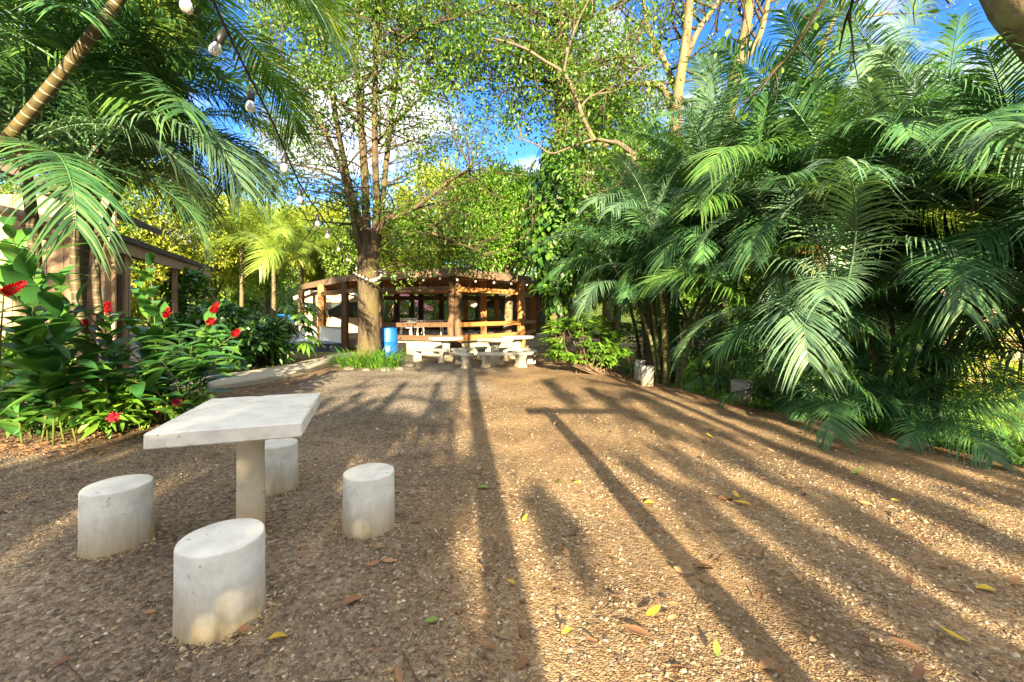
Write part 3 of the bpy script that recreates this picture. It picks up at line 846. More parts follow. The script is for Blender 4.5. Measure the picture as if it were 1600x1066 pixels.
# deck, low walls, far buildings
dk = empty('painted_deck', (-8.2, 19.5, 0), 'blue-grey painted platform with a dark front edge beside the pavilion', 'deck')
poly = np.array([[-9.9, 17.0], [-7.0, 17.3], [-7.5, 19.2], [-9.4, 22.3], [-13.5, 24], [-13.5, 20]]) - [-8.2, 19.5]; npn = len(poly)
mb = MB(); V = np.concatenate([np.c_[poly, np.full(npn, .33)], np.c_[poly, np.full(npn, .36)], [[poly[:, 0].mean(), poly[:, 1].mean(), .36]]])
mb.add(V, Q=[[k, (k + 1) % npn, npn + (k + 1) % npn, npn + k] for k in range(npn)], T=[[npn + k, npn + (k + 1) % npn, 2 * npn] for k in range(npn)]); mb.build('floor', 'blue_deck_paint', dk, False)
poly2 = poly * .985; mb = MB()
mb.add(np.concatenate([np.c_[poly2, np.full(npn, -.3)], np.c_[poly2, np.full(npn, .332)]]), Q=[[k, (k + 1) % npn, npn + (k + 1) % npn, npn + k] for k in range(npn)]); mb.build('skirt', 'deck_edge_paint', dk, False)
lw = empty('low_wall', pt(505, 19.2, 0), 'low white plastered wall along the blue-grey deck', 'wall')
L0 = np.array(lw.location)
mb = MB(); beam(mb, pt(470, 21.6, .48) - L0, pt(536, 17.75, .48) - L0, .18, .96); mb.build('wall', 'white_paint', lw, False)
mb = MB(); beam(mb, pt(469, 21.7, .985) - L0, pt(536.5, 17.7, .985) - L0, .24, .05); mb.build('coping', 'foundation_stone', lw, False)

def small_house(px0, px1, Y, ztop, eave_out, roofh, wallmat, roofmat, lab, windows, depth=6, zb=0.0, name='house'):
    x0, x1 = (px0 - CX) / F * Y, (px1 - CX) / F * Y; xm = (x0 + x1) / 2; w = x1 - x0
    t = empty(name, (xm, Y, zb), lab, 'house')
    mb = MB(); box(mb, (0, depth / 2, (ztop - zb) / 2), (w, depth, ztop - zb))
    mb.add([[-w / 2, 0, ztop - zb], [w / 2, 0, ztop - zb], [0, 0, ztop - zb + roofh * .9]], T=[[0, 1, 2]])
    mb.build('wall', wallmat, t, False)
    zt_ = ztop - zb; e = eave_out; s_ = roofh / (w / 2)
    mb = MB()
    for sg in (-1, 1):
        V = [[sg * (w / 2 + e), -e, zt_ - e * s_], [0, -e, zt_ + roofh], [0, depth + e, zt_ + roofh], [sg * (w / 2 + e), depth + e, zt_ - e * s_]]
        V += [[a_, b_, c_ + .09] for a_, b_, c_ in V]
        mb.add(V, BOXQ)
    mb.build('roof', roofmat, t, False)
    for sg in (-1, 1):
        mb = MB(); beam(mb, [sg * (w / 2 + e), -e - .02, zt_ - e * s_ - .02], [0, -e - .02, zt_ + roofh - .02], .04, .2); mb.build('bargeboard', 'white_paint', t, False)
    for (fx, z, ww, wh) in windows:
        mb = MB(); x = fx * w
        for dx, dz, bw, bh in ((0, wh / 2, ww + .12, .07), (0, -wh / 2, ww + .12, .07), (-ww / 2, 0, .07, wh), (ww / 2, 0, .07, wh), (0, 0, .05, wh)): box(mb, (x + dx, -.02, z + dz), (bw, .08, bh))
        fr = mb.build('window', 'dark_wood', t, False)
        mb = MB(); box(mb, (x, -.004, z), (ww, .03, wh)); mb.build('pane', 'window_glass', fr, False)
    return t
small_house(474, 566, 27, 2.75, .4, .75, 'pink_plaster', 'dark_roof', 'small pink plastered house seen between the left pavilion posts', [(-.05, 1.85, 1.5, .9), (.3, 1.85, .8, .9)], 5, gz(-11.5, 27))
small_house(745, 905, 31, 2.4, .5, 1.2, 'dark_wood', 'red_roof', 'low house with a red metal roof behind the right pavilion posts', [(-.2, 1.4, 1.2, .7), (.2, 1.4, 1.2, .7)], 7, gz(1, 31))
small_house(592, 652, 33, 2.2, .5, 1.0, 'pink_plaster', 'red_roof', 'far house with a red roof seen behind the tree trunk', [(.1, 1.2, 1, .7)], 5, gz(-9, 33))
small_house(1465, 1690, 15.5, 3.3, .5, 1.4, 'house_wood', 'fascia_wood', 'tan wooden house glimpsed behind the fronds at the right border', [(-.2, 1.6, 1.0, 1.0)], 5, gz(17, 15.5))
q = pt(442, 22.5, .36)
tk = empty('water_tank', q, 'light blue square tank on a white base at the far end of the deck', 'tank')
mb = MB(); box(mb, (0, .4, .4), (1.5, .9, .8), bev=.02); mb.build('base', 'white_paint', tk, False)
mb = MB(); box(mb, (0, .4, 1.0), (1.3, .8, .4), bev=.06); mb.build('body', 'blue_plastic', tk, False)

# ------------------------------------------------------------------ house at the left
hs = empty('wooden_house', (-8.9, 9.2, 0), 'tan wooden house with a sloping porch roof behind the red flowers', 'house')
HO = np.array([-8.9, 9.2, 0])
def hb(mb, name, mat, smooth=False): mb.v = [v - HO for v in mb.v]; return mb.build(name, mat, hs, smooth)
mb = MB()                                              # front wall made of wide boards with open joints
for k, x in enumerate(np.arange(-13.4, -9.1, .38)):
    box(mb, (x + .19, 9.4, 2.1), (.365, .05 + .006 * (k % 2), 4.2), bev=.006)
hb(mb, 'front_wall', 'house_wood')
ED = np.array([-.37, .929, 0]); LF = np.array([-.929, -.37, 0])
E0 = np.array([-8.72, 9.05, 3.15]); M0 = np.array([-8.98, 8.92, 3.86])
mb = MB(); box(mb, (-9.02, 9.32, 1.9), (.2, .2, 3.8), bev=.012); hb(mb, 'corner_post', 'house_wood')
mb = MB(); box(mb, (-9.33, 9.33, 1.8), (.26, .06, 3.6)); hb(mb, 'downpipe_board', 'dark_wood')
def slab(a, b, c, d, th): return [list(p) for p in (a, b, c, d)] + [[p[0], p[1], p[2] + th] for p in (a, b, c, d)]
mb = MB(); mb.add(slab(M0, M0 + LF * 4.6 + [0, 0, 1.9], M0 + LF * 4.6 + ED * 3.9 + [0, 0, 1.9], M0 + ED * 3.9, .16)[:8], BOXQ[:, ::-1]); hb(mb, 'roof', 'dark_roof')
EO = E0 - LF * .14 - ED * .12 + [0, 0, .035]
mb = MB(); mb.add(slab(EO, EO + LF * 2.5 + [0, 0, .55], EO + LF * 2.5 + ED * 7.7 + [0, 0, .55], EO + ED * 7.7, .13), BOXQ[:, ::-1]); hb(mb, 'porch_roof', 'dark_roof')
mb = MB(); beam(mb, E0 - LF * .03 + [0, 0, -.1], E0 - LF * .03 + ED * 7.4 + [0, 0, -.1], .05, .26); hb(mb, 'porch_fascia', 'house_wood')
for k in range(7):
    mb = MB(); p = E0 + ED * (.3 + 1.1 * k) + [0, 0, -.07]; beam(mb, p + LF * .04, p + LF * 2.3 + [0, 0, .5], .06, .12); hb(mb, 'porch_rafter', 'dark_wood')
for f in (1.02, 4.3, 7.2):
    p = E0 + ED * f + LF * .1
    mb = MB(); box(mb, (p[0], p[1], 1.5), (.13, .13, 3.0), bev=.01, rz=.38); hb(mb, 'porch_post', 'house_wood')
RW = np.stack([ED, -LF, [0, 0, 1.]], 1)
w0 = np.array([-9.04, 9.45, 0])
mb = MB(); box(mb, w0 + ED * .46 + [0, 0, 1.55], (.92, .08, 3.1), R=RW); hb(mb, 'porch_wall', 'house_wood')
for f in (.3, .62):
    mb = MB(); box(mb, w0 + ED * f - LF * .055 + [0, 0, 1.35], (.2, .05, 2.2), bev=.01, R=RW); hb(mb, 'shutter', 'dark_wood')
mb = MB(); box(mb, (-8.96, 9.19, 1.95), (.13, .06, .26), bev=.01); o = hb(mb, 'meter_box', 'plaster')
mb = MB(); box(mb, (-8.98, 9.15, 1.95), (.05, .02, .16)); mb.v = [v - HO for v in mb.v]; mb.build('pane', 'black_plastic', o, False)
mb = MB(); box(mb, (-11.6, 11.5, .1), (5.0, 4.2, .3)); hb(mb, 'floor_slab', 'path_concrete')

# red board edging and lounge things behind the gingers
re_ = empty('red_bench', (-5.95, 6.15, gz(-5.95, 6.15)), 'low red painted board bench half hidden behind the ginger plants', 'bench')
for k in range(3):
    mb = MB(); box(mb, (-.1, -.16 + k * .17, .36 + .01 * k), (1.25, .14, .035), bev=.008); mb.build('slat', 'red_paint', re_, False)
for s_ in (-1, 1):
    mb = MB(); box(mb, (s_ * .5 - .1, 0, .165), (.08, .42, .34), bev=.01); mb.build('leg', 'red_paint', re_, False)
q = pt(222, 10.8, 0)
sb = empty('white_bench', (q[0], q[1], gz(q[0], q[1])), 'white garden bench on the lawn beyond the porch', 'bench')
mb = MB(); box(mb, (0, 0, .42), (1.3, .45, .06), bev=.01); mb.build('seat', 'white_plastic', sb, False)
mb = MB(); box(mb, (0, .24, .7), (1.3, .05, .4), bev=.01); mb.build('backrest', 'white_plastic', sb, False)
for sx in (-1, 1):
    mb = MB(); box(mb, (sx * .55, 0, .2), (.07, .4, .4), bev=.01); mb.build('leg', 'white_plastic', sb, False)

# ------------------------------------------------------------------ palms
def frond_mesh(name, mat, seed, th0, th1, L=2.35, nl=72, ll=.7, lw=.023, vee=.26, droop=.5, petiole=.14):
    rng = np.random.default_rng(seed); k = 25
    s_ = np.linspace(0, 1, k)
    th = np.radians(th0 + (th1 - th0) * s_ ** 1.25)
    ds = L / (k - 1)
    pts = np.stack([np.concatenate([[0], np.cumsum(np.sin(th[:-1]) * ds)]), .05 * np.sin(s_ * 3 + seed), np.concatenate([[0], np.cumsum(np.cos(th[:-1]) * ds)])], 1)
    mb = MB(); tube(mb, pts, np.linspace(.016, .003, k), 5, cap=False)
    f = np.linspace(petiole, .99, nl); f = np.concatenate([f, f + .35 / nl]); f = np.clip(f, 0, .995)
    sg = np.concatenate([np.ones(nl), -np.ones(nl)]); kp = rng.random(2 * nl) > .07; f, sg = f[kp], sg[kp]; n = len(f)
    ix = f * (k - 1); i0 = np.minimum(ix.astype(int), k - 2); fr = (ix - i0)[:, None]
    base = pts[i0] * (1 - fr) + pts[i0 + 1] * fr
    T = unit(pts[i0 + 1] - pts[i0])
    S = np.tile([0, 1., 0], (n, 1)) * sg[:, None]; N = unit(np.cross(T, np.tile([0, 1., 0], (n, 1)))); N *= np.where(N[:, 2:] < 0, -1, 1)
    u = (f - petiole) / (1 - petiole)
    ln = ll * (np.sin(PI * (.12 + .8 * u)) ** .75 * .85 + .12) * rng.uniform(.82, 1.1, n) * np.where(rng.random(n) < .08, rng.uniform(.35, .8, n), 1)
    fw = .35 + .75 * u
    d = unit(T * fw[:, None] + S * .85 + N * (vee * rng.uniform(.6, 1.3, n))[:, None] + rng.normal(size=(n, 3)) * .05)
    m = 5; t = np.linspace(0, 1, m)
    dr = droop * rng.uniform(.6, 1.4, n)
    cen = base[:, None] + ln[:, None, None] * (d[:, None] * t[None, :, None]) - ln[:, None, None] * dr[:, None, None] * (t ** 2.2)[None, :, None] * np.array([0, 0, 1.])
    W = unit(T - (T * d).sum(1)[:, None] * d)
    prof = np.array([.45, 1, .9, .6, .06]) * lw / 2
    V = np.stack([cen + W[:, None] * prof[None, :, None], cen - W[:, None] * prof[None, :, None]], 2).reshape(-1, 3)
    a = (np.arange(n) * 2 * m)[:, None] + (np.arange(m - 1) * 2)[None]
    Q = np.stack([a, a + 1, a + 3, a + 2], 2).reshape(-1, 4)
    mb.add(V, Q)
    return mb.mesh(name, mat)
LIB = {}
def frond_lib(mat, **kw):
    if mat not in LIB:
        LIB[mat] = [frond_mesh('frond', mat, 100 + k, a, b, **kw) for k, (a, b) in enumerate([(4, 46), (10, 80), (16, 112), (24, 135), (34, 152), (48, 165)])]
    return LIB[mat]
def add_frond(parent, mesh, loc, az, roll=0.0, sc=1.0, pitch=0.0):
    o = bpy.data.objects.new('frond', mesh); COL.objects.link(o); o.parent = parent
    o.location = tuple(float(v) for v in loc)
    o.rotation_euler = (Matrix.Rotation(az, 3, 'Z') @ Matrix.Rotation(pitch, 3, 'Y') @ Matrix.Rotation(roll, 3, 'X')).to_euler()
    o.scale = (sc,) * 3
    return o
def palm(name, base, label, stems, mats, seed, group=None, stemmat='cane_stem', cat='palm', low=0):
    """stems: (list of offsets from the base, radius, number of fronds, frond scale)"""
    rng = np.random.default_rng(seed)
    t = empty(name, base, label, cat, group)
    for pts, r, nf, sc in stems:
        pts = np.asarray(pts, float); q = spline(pts, 16)
        mb = MB(); tube(mb, q, np.linspace(r * 1.15, r * .8, 16), 9, cap=True)
        mb.build('stem', stemmat, t)
        top = q[-1]; ax = unit(q[-1] - q[-3])
        a0 = rng.random() * 7
        for k in range(nf):
            f = k / max(1, nf - 1)
            lib = frond_lib(mats[int(rng.integers(len(mats)))] if rng.random() > .025 else 'palm_leaf_sunny')
            mi = min(5, int(f * 6 * rng.uniform(.8, 1.15)))
            off = ax * (.35 * (1 - f)) + np.array([0, 0, .0])
            add_frond(t, lib[mi], top + off - ax * .25, a0 + k * 2.4 + rng.normal() * .25, rng.normal() * .22, sc * rng.uniform(.8, 1.12), rng.normal() * .1)
        for k in range(low):
            lib = frond_lib(mats[int(rng.integers(len(mats)))]); f = rng.uniform(.55, .95)
            add_frond(t, lib[int(rng.integers(3, 6))], q[int(f * 15)], a0 + k * 2.1 + rng.normal() * .4, rng.normal() * .25, sc * rng.uniform(.7, 1.0), rng.uniform(0, .35))
    return t
def clump(seed, n, spread, hmin, hmax, r, nf, sc):
    """several canes leaning out of one root"""
    rng = np.random.default_rng(seed); out = []
    for k in range(n):
        a = k * 2.4 + rng.random(); lean = spread * rng.uniform(.4, 1.1); h = rng.uniform(hmin, hmax)
        b = np.array([math.cos(a), math.sin(a), 0]) * .28 * rng.uniform(.4, 1)
        d = np.array([math.cos(a), math.sin(a), 0]) * lean
        out.append(([b - [0, 0, .15], b + d * .3 + [0, 0, h * .5], b + d + [0, 0, h]], r * rng.uniform(.8, 1.2), nf, sc))
    return out
def at_ground(x, y): return (x, y, gz(x, y))
PM = ['palm_leaf', 'palm_leaf_silver', 'palm_leaf']
right_palms = [
    ((3.6, 9.6), clump(1, 7, 1.1, 1.9, 4.2, .045, 7, .95), PM, 'feathery palm clump behind the two grey concrete posts, its fronds drooping to the gravel'),
    ((4.75, 7.2), clump(2, 9, .95, 1.1, 4.1, .034, 7, 1.05), PM + ['palm_leaf_bright'], 'big many-stemmed palm clump just behind the short mossy concrete post'),
    ((5.55, 5.9), clump(3, 9, .9, 1.1, 4.0, .034, 7, 1.05), PM, 'palm clump with leaning dark stems right of the mossy post, over the gravel edge'),
    ((5.2, 10.6), clump(4, 6, 1.2, 3.2, 6.4, .04, 8, 1.2), PM, 'tall palm clump rising behind the row, second from the vine-covered trunk'),
    ((7.4, 8.4), clump(5, 5, 1.5, 3.8, 6.6, .04, 6, 1.15), ['palm_leaf', 'palm_leaf_silver', 'palm_leaf_bright'], 'tall palm clump at the upper right against the blue sky'),
    ((7.6, 5.6), clump(6, 5, 1.3, 2.6, 5.0, .035, 7, 1.1), PM, 'palm clump at the right border below the thick mottled branch'),
    ((6.35, 4.3), clump(7, 6, 1.1, 1.2, 2.6, .04, 8, .95), PM + ['palm_leaf_bright'], 'nearest palm on the right, its fronds hanging in over the edge of the picture'),
    ((6.3, 7.2), clump(9, 6, 1.1, 1.6, 4.4, .036, 8, 1.2), PM, 'palm clump in the middle of the right row with long arching silvery fronds'),
    ((3.9, 11.8), clump(11, 6, 1.2, 2.4, 4.6, .05, 8, 1.15), PM, 'palm clump directly right of the gnarled tree, behind the thin wire'),
    ((9.5, 11), clump(8, 5, 1.2, 2.4, 4.4, .04, 7, 1.1), ['palm_leaf_bright', 'palm_leaf'], 'sunnier palm clump farther down the bank behind the right row'),
]
for k, (b, st, mats, lab) in enumerate(right_palms):
    palm('areca_palm', at_ground(*b), lab, st, mats, 40 + k, 'palm clumps along the right edge', 'cane_stem' if k not in (2,) else 'dark_palm_stem', low=2 if k in (0, 1, 2, 6, 8, 9) else 0)
# one dead orange frond hanging in the third clump
PENDING_DRY = []
dead = frond_mesh('dry_frond', 'dry_frond', 300, 60, 165, L=1.5, ll=.5, droop=.8)
for px, py, Y, az, sc, key in ((1470, 395, 6.6, .4, 1.0, 'palm clump with leaning dark'), (1100, 420, 8.8, 2.2, .8, 'feathery palm clump'), (1265, 400, 6.9, 4.0, .75, 'big many-stemmed'), (1385, 430, 6.2, 1.2, .7, 'palm clump with leaning dark'), (150, 300, 5.6, 3.6, .7, 'palm with a dark stem in front')):
    tps = [x for x in bpy.data.objects if x.get('label', '').startswith(key)]
    if not tps: PENDING_DRY.append((px, py, Y, az, sc, key)); continue
    o = bpy.data.objects.new('dry_frond', dead); COL.objects.link(o); tp = tps[0]
    o.parent = tp; q = P(px, py, Y) - np.array(tp.location); o.location = tuple(q); o.rotation_euler = (0, 0, az); o.scale = (sc,) * 3
    o['label'] = 'dead orange-brown frond hanging down'

# low palm seedlings along the edge
for k, (px, py, Y, sc) in enumerate([(1262, 648, 6.1, .75), (1345, 668, 5.5, .8), (1130, 618, 8.0, .6), (1440, 690, 5.1, .75), (1205, 640, 7.0, .6)]):
    X = (px - CX) / F * Y + .25
    labs = ['young stemless palm at the gravel edge right of the mossy post', 'low young palm with dark fronds under the leaning stems', 'small young palm between the twin posts and the mossy post', 'low young palm fanning over the ground cover at far right', 'tiny young palm close behind the mossy post']
    t = empty('young_palm', at_ground(X, Y), labs[k], 'palm', 'young palms along the right edge')
    rg = np.random.default_rng(60 + k)
    for j in range(9): add_frond(t, frond_lib('palm_leaf')[int(rg.integers(1, 5))], (0, 0, 0), j * 2.4 + rg.random(), rg.normal() * .3, sc * rg.uniform(.6, 1.0))

# left palms
def rel(b, pts): return [np.asarray(p) - np.asarray(b) for p in pts]
def left_palm(lab, pts, r, nf, sc, mats, seed, stemmat='palm_stem'):
    b = np.array(pts[0]); b[2] = gz(b[0], b[1])
    pts = [np.array(pts[0]) * [1, 1, 0] + [0, 0, b[2] - .1]] + [np.array(p) for p in pts[1:]]
    return palm('areca_palm', b, lab, [(rel(b, pts), r, nf, sc)], mats, seed, 'palms by the wooden house', stemmat, low=4)
left_palm('palm with a leaning ringed yellow-brown stem crossing the upper left corner', [(-7.9, 4.9, 0), P(-130, 400, 4.8), P(85, 130, 4.5), P(185, 0, 4.4), P(250, -95, 4.3)], .06, 11, 1.15, ['palm_leaf'], 71)
left_palm('palm with a dark stem in front of the house gable, crown over the roof', [(-5.9, 6.0, 0), P(118, 430, 5.9), P(135, 300, 5.7), P(150, 225, 5.6)], .06, 24, 1.2, ['palm_leaf', 'palm_leaf', 'palm_leaf_silver'], 72, 'dark_palm_stem')
left_palm('palm with a grey stem at the left border, arching fronds in front of the house', [(-6.5, 5.7, 0), P(55, 420, 5.5), P(45, 300, 5.3), P(30, 215, 5.2)], .065, 22, 1.15, ['palm_leaf', 'palm_leaf', 'palm_leaf_silver'], 73, 'dark_palm_stem')
left_palm('shorter palm leaning right beside the porch roof, dark fronds against the sky', [(-7.0, 7.4, 0), P(150, 420, 7.2), P(190, 290, 7.0), P(232, 225, 6.8)], .055, 22, 1.25, ['palm_leaf', 'palm_leaf_bright'], 74, 'dark_palm_stem')
left_palm('tall palm whose crown hangs into the picture between string light and big tree', [(-6.3, 6.2, 0), P(128, 440, 6.2), P(160, 280, 6.0), P(240, 110, 5.9), P(310, 10, 5.8)], .055, 16, 1.2, ['palm_leaf', 'palm_leaf_bright'], 75, 'dark_palm_stem')
for k, (px, Y, pt_, lab) in enumerate([(425, 21, 395, 'sunny yellow-green palm beyond the deck, left of the pavilion'), (375, 23, 385, 'pale sunny palm between the porch roof and the pavilion'), (470, 25, 400, 'small sunny palm just left of the pavilion roof corner')]):
    X = (px - CX) / F * Y; z0 = gz(X, Y); ztop = H - (pt_ - HY) / F * Y
    palm('sunny_palm', (X, Y, z0), lab, [([(0, 0, -.1), (.1, 0, (ztop - z0) * .5), (0, .1, ztop - z0)], .11, 16, 1.35)], ['palm_leaf_sunny'], 80 + k, 'palms beyond the deck', 'palm_stem')

# ------------------------------------------------------------------ trees
def leafy(parent, name, rng, tips, per, radius, size, tpl, mat, zb=-.2, keep=None):
    pos, xd, up, sc = leaf_cloud(rng, tips, per, radius, size, zb)
    if keep is not None:
        k = keep(pos); pos, xd, up, sc = pos[k], xd[k], up[k], sc[k]
    mb = MB(); scatter(mb, tpl, pos, xd, up, sc)
    return mb.build(name, mat, parent)

def clumped(parent, off, rng, stems_, centres, r, per, size, leafmat, tpl=LF_SMALL, zb=-.2, br=.022, name='crown', flat=.8):
    S_ = np.concatenate(stems_); mb = MB(); mw = MB(); pos = []; xd = []
    for c in centres:
        d = S_ - c; cost = np.linalg.norm(d, axis=1) + 2.0 * np.clip(d[:, 2] + .4, 0, None)
        p0 = S_[int(np.argmin(cost))]
        L = np.linalg.norm(c - p0)
        q = spline([p0, p0 * .45 + c * .55 + np.array([0, 0, .1 * L]) + rng.normal(size=3) * .08 * L, c], 7)
        tube(mw, q, np.linspace(br * (.5 + .35 * L), .006, 7), 5, cap=False)
        for _ in range(4):
            e = c + rng.normal(size=3) * r * .9; tube(mw, np.array([q[-2], (q[-2] + e) / 2 + rng.normal(size=3) * .05, e]), [.009, .006, .003], 4, cap=False)
        n = int(per * rng.uniform(.5, 1.5)); o = rng.normal(size=(n, 3)) * r * np.array([1, 1, flat]) * rng.uniform(.6, 1.25)
        pos.append(c + o); xd.append(unit(o) + rng.normal(size=(n, 3)) * .6 + np.array([0, 0, zb]))
    pos = np.concatenate(pos); xd = np.concatenate(xd)
    scatter(mb, tpl, pos, xd, rng.normal(size=pos.shape) * .6 + np.array([0, -.3, 1.]), size * rng.uniform(.65, 1.35, len(pos)))
    mb.build(name, leafmat, parent).location = off
    mw.build('branches', 'thin_twig', parent).location = off
def region(rng, n, poly, Y0, Y1):
    '''n points whose picture position falls in a photo-space box list, with depths between Y0 and Y1'''
    out_ = []
    w_ = np.array([(b[2] - b[0]) * (b[3] - b[1]) * (b[4] if len(b) > 4 else 1) for b in poly], float); w_ /= w_.sum()
    for k in rng.choice(len(poly), n, p=w_):
        b = poly[k]; Y = rng.uniform(Y0, Y1); out_.append(P(rng.uniform(b[0], b[2]), rng.uniform(b[1], b[3]), Y))
    return out_

# the big multi-stemmed tree left of centre
rng = np.random.default_rng(21)
TY = 12.9
B = np.array([(577 - CX) / F * TY, TY, 0.0])
bt = empty('multi_stem_tree', (B[0], B[1], 0), 'big grey-barked tree with several upright stems, bulb string round its trunk', 'tree')
mb = MB()
trunk_pts = [P(578, 572, TY), P(577, 520, TY), P(576, 460, TY), P(575, 410, TY), P(573, 370, TY)]
q = spline(trunk_pts, 16)
zq = np.linspace(0, 1, 16)
tube(mb, q, (.315 + .13 * np.exp(-zq * 9)) * (1 - .5 * smooth((zq - .72) / .28)), 16, knot=.025, rng=rng)
stems = [
    ([(570, 440), (567, 395), (558, 330), (546, 290), (532, 225), (522, 165), (510, 90), (505, 10), (495, -80)], .12, .0),
    ([(574, 440), (573, 395), (572, 330), (568, 250), (563, 180), (556, 90), (560, 0), (556, -110)], .155, .1),
    ([(580, 440), (583, 395), (588, 320), (586, 250), (585, 180), (588, 80), (590, 0), (594, -120)], .13, -.15),
    ([(584, 440), (588, 395), (597, 320), (606, 230), (614, 170), (622, 90), (628, 0), (630, -100)], .11, .2),
    ([(568, 440), (564, 400), (553, 350), (545, 310), (528, 250), (500, 190), (470, 140), (440, 100)], .09, -.3),
    ([(584, 395), (598, 345), (625, 338), (655, 320), (700, 285), (735, 265)], .09, -.35),
    ([(640, 340), (672, 362), (700, 376), (730, 385), (760, 400)], .05, -.4),
    ([(575, 240), (610, 200), (650, 160), (690, 120)], .06, .3),
    ([(560, 140), (600, 90), (650, 50), (700, 30)], .05, -.4),
    ([(560, 190), (520, 150), (470, 120), (420, 80)], .06, .4),
    ([(585, 150), (640, 120), (700, 140), (760, 120)], .05, .2),
]
segs = []; tips = []; qs = []
for pts, r, dy in stems:
    p3 = [P(x, y, TY + dy * k / max(1, len(pts) - 1) * 3) for k, (x, y) in enumerate(pts)]
    q = spline(p3, 22)
    tube(mb, q, np.linspace(r, r * .4, 22), 9, knot=.03, rng=rng, cap=True); qs.append(q)
    n0 = 5 if r > .1 else 2
    for k in range(n0, 22, 2 if r < .1 else 2):
        for rep in range(1 if r > .1 else 1):
            dd = unit(rng.normal(size=3) * [1, .7, .35] + np.array([0, 0, .25]))
            grow(rng, q[k], dd, rng.uniform(1.0, 2.3), .03, 1, segs, tips, up=.1, nchild=(3, 5))
mb.build('trunk', 'grey_bark', bt).location = tuple(-B)
wood_mesh(segs).build('branches', 'thin_twig', bt).location = tuple(-B)
leafy(bt, 'crown', rng, tips, 17, .16, .115, LF_SMALL, 'olive_leaf', keep=lambda p: (p[:, 2] > 3.0)).location = tuple(-B)
cen = region(rng, 400, [(400, -60, 740, 130, 1.5), (400, 100, 530, 310, 1.1), (610, 130, 790, 290, .9), (480, 280, 560, 350, .6), (610, 320, 760, 430, .9), (440, -60, 700, 60, 1)], 11.2, 15.0)
clumped(bt, tuple(-B), rng, qs, cen, .29, 92, .115, 'olive_leaf', br=.015)

# vine-covered tree right of the pavilion
rng = np.random.default_rng(22)
B = np.array([(876 - CX) / F * 14.2, 14.2, 0.0])
vt = empty('vine_covered_tree', tuple(B), 'pale straight trunk wrapped in big dark vine leaves, right of the pavilion', 'tree')
mb = MB(); q = spline([P(872, 560, 14.2), P(874, 400, 14.2), P(877, 250, 14.2), P(876, 120, 14.2), P(878, -20, 14.2), P(872, -160, 14.2)], 22)
tube(mb, q, np.linspace(.27, .17, 22), 12, knot=.02, rng=rng)
segs = []; tips = []
for k in range(13, 22):
    for _ in range(2): grow(rng, q[k], unit(rng.normal(size=3) * [1, .8, .3] + [0, 0, .3]), rng.uniform(1.8, 3.2), .06, 2, segs, tips, nchild=(2, 4))
mb.build('trunk', 'pale_bark', vt).location = tuple(-B)
wood_mesh(segs).build('branches', 'thin_twig', vt).location = tuple(-B)
leafy(vt, 'crown', rng, tips, 9, .2, .13, LF_SMALL, 'olive_leaf').location = tuple(-B)
cen = region(rng, 235, [(730, -60, 960, 110, 1.3), (760, 80, 870, 210, .9), (890, 60, 1030, 190, .9), (880, 170, 990, 290, .8)], 12.4, 15.5)
clumped(vt, tuple(-B), rng, [q[12:]], cen, .4, 75, .14, 'olive_leaf')
mb = MB(); n = 3600
f = .3 + .7 * rng.random(n); i0 = (f * 9).astype(int); c = q[i0] + (q[i0 + 1] - q[i0]) * rng.random((n, 1))
a = rng.random(n) * 2 * PI; w = (.3 + .95 * np.sin(PI * np.clip((f - .25) * 1.3, 0, 1)) ** 1.2) * rng.uniform(.55, 1.1, n)
pos = c + np.stack([np.cos(a) * w, np.sin(a) * w, rng.normal(size=n) * .2], 1)
xd = np.stack([np.cos(a) * .6, np.sin(a) * .6, -np.ones(n) * .9], 1) + rng.normal(size=(n, 3)) * .3
scatter(mb, LF_BROAD, pos, xd, np.stack([np.cos(a), np.sin(a), .5 * np.ones(n)], 1), rng.uniform(.16, .38, n))
mb.build('vine', 'vine_leaf', vt).location = tuple(-B)

# gnarled spreading tree between vine trunk and palms
rng = np.random.default_rng(23)
B = np.array([(1012 - CX) / F * 11.5, 11.5, 0.0])
gt = empty('gnarled_tree', at_ground(B[0], B[1]), 'gnarled tree with bare twisting branches between the vine trunk and the palms', 'tree')
off = -np.array(gt.location)
mb = MB(); segs = []; tips = []
limbs = [([(1015, 610), (1018, 500), (1012, 400), (1003, 320), (988, 240)], 11.5, .16, .1),
         ([(988, 240), (962, 222), (936, 227), (912, 186), (899, 150), (881, 115), (850, 95), (818, 75), (770, 60)], 11.4, .075, .03),
         ([(960, 223), (930, 218), (897, 228), (862, 240), (838, 226), (805, 215)], 11.3, .045, .015),
         ([(880, 116), (890, 70), (905, 30), (930, -20)], 11.3, .035, .02),
         ([(1003, 320), (985, 260), (965, 290), (940, 300), (925, 320)], 11.2, .04, .015),
         ([(905, 170), (925, 150), (965, 140), (1000, 110), (1030, 90)], 11.5, .03, .012)]
for pts, Y, r0, r1 in limbs:
    q = spline([P(x, y, Y) for x, y in pts], 24); tube(mb, q, np.linspace(r0, r1, 24), 8, knot=.04, rng=rng)
    if r0 < .15:
        for k in range(6, 24, 3): grow(rng, q[k], unit(rng.normal(size=3) + [0, 0, .3]), rng.uniform(.6, 1.5), .018, 1, segs, tips, jit=.6)
for pts, r, lv in segs: tube(mb, pts, r, 5, cap=False)
mb.build('trunk', 'gnarled_bark', gt).location = tuple(off)
leafy(gt, 'crown', rng, tips, 16, .18, .13, LF_SMALL, 'olive_leaf').location = tuple(off)
cen = region(rng, 90, [(905, 300, 1010, 450, 1.2), (890, 250, 960, 320, .7), (960, 250, 1060, 420, .8)], 11.3, 13.5)
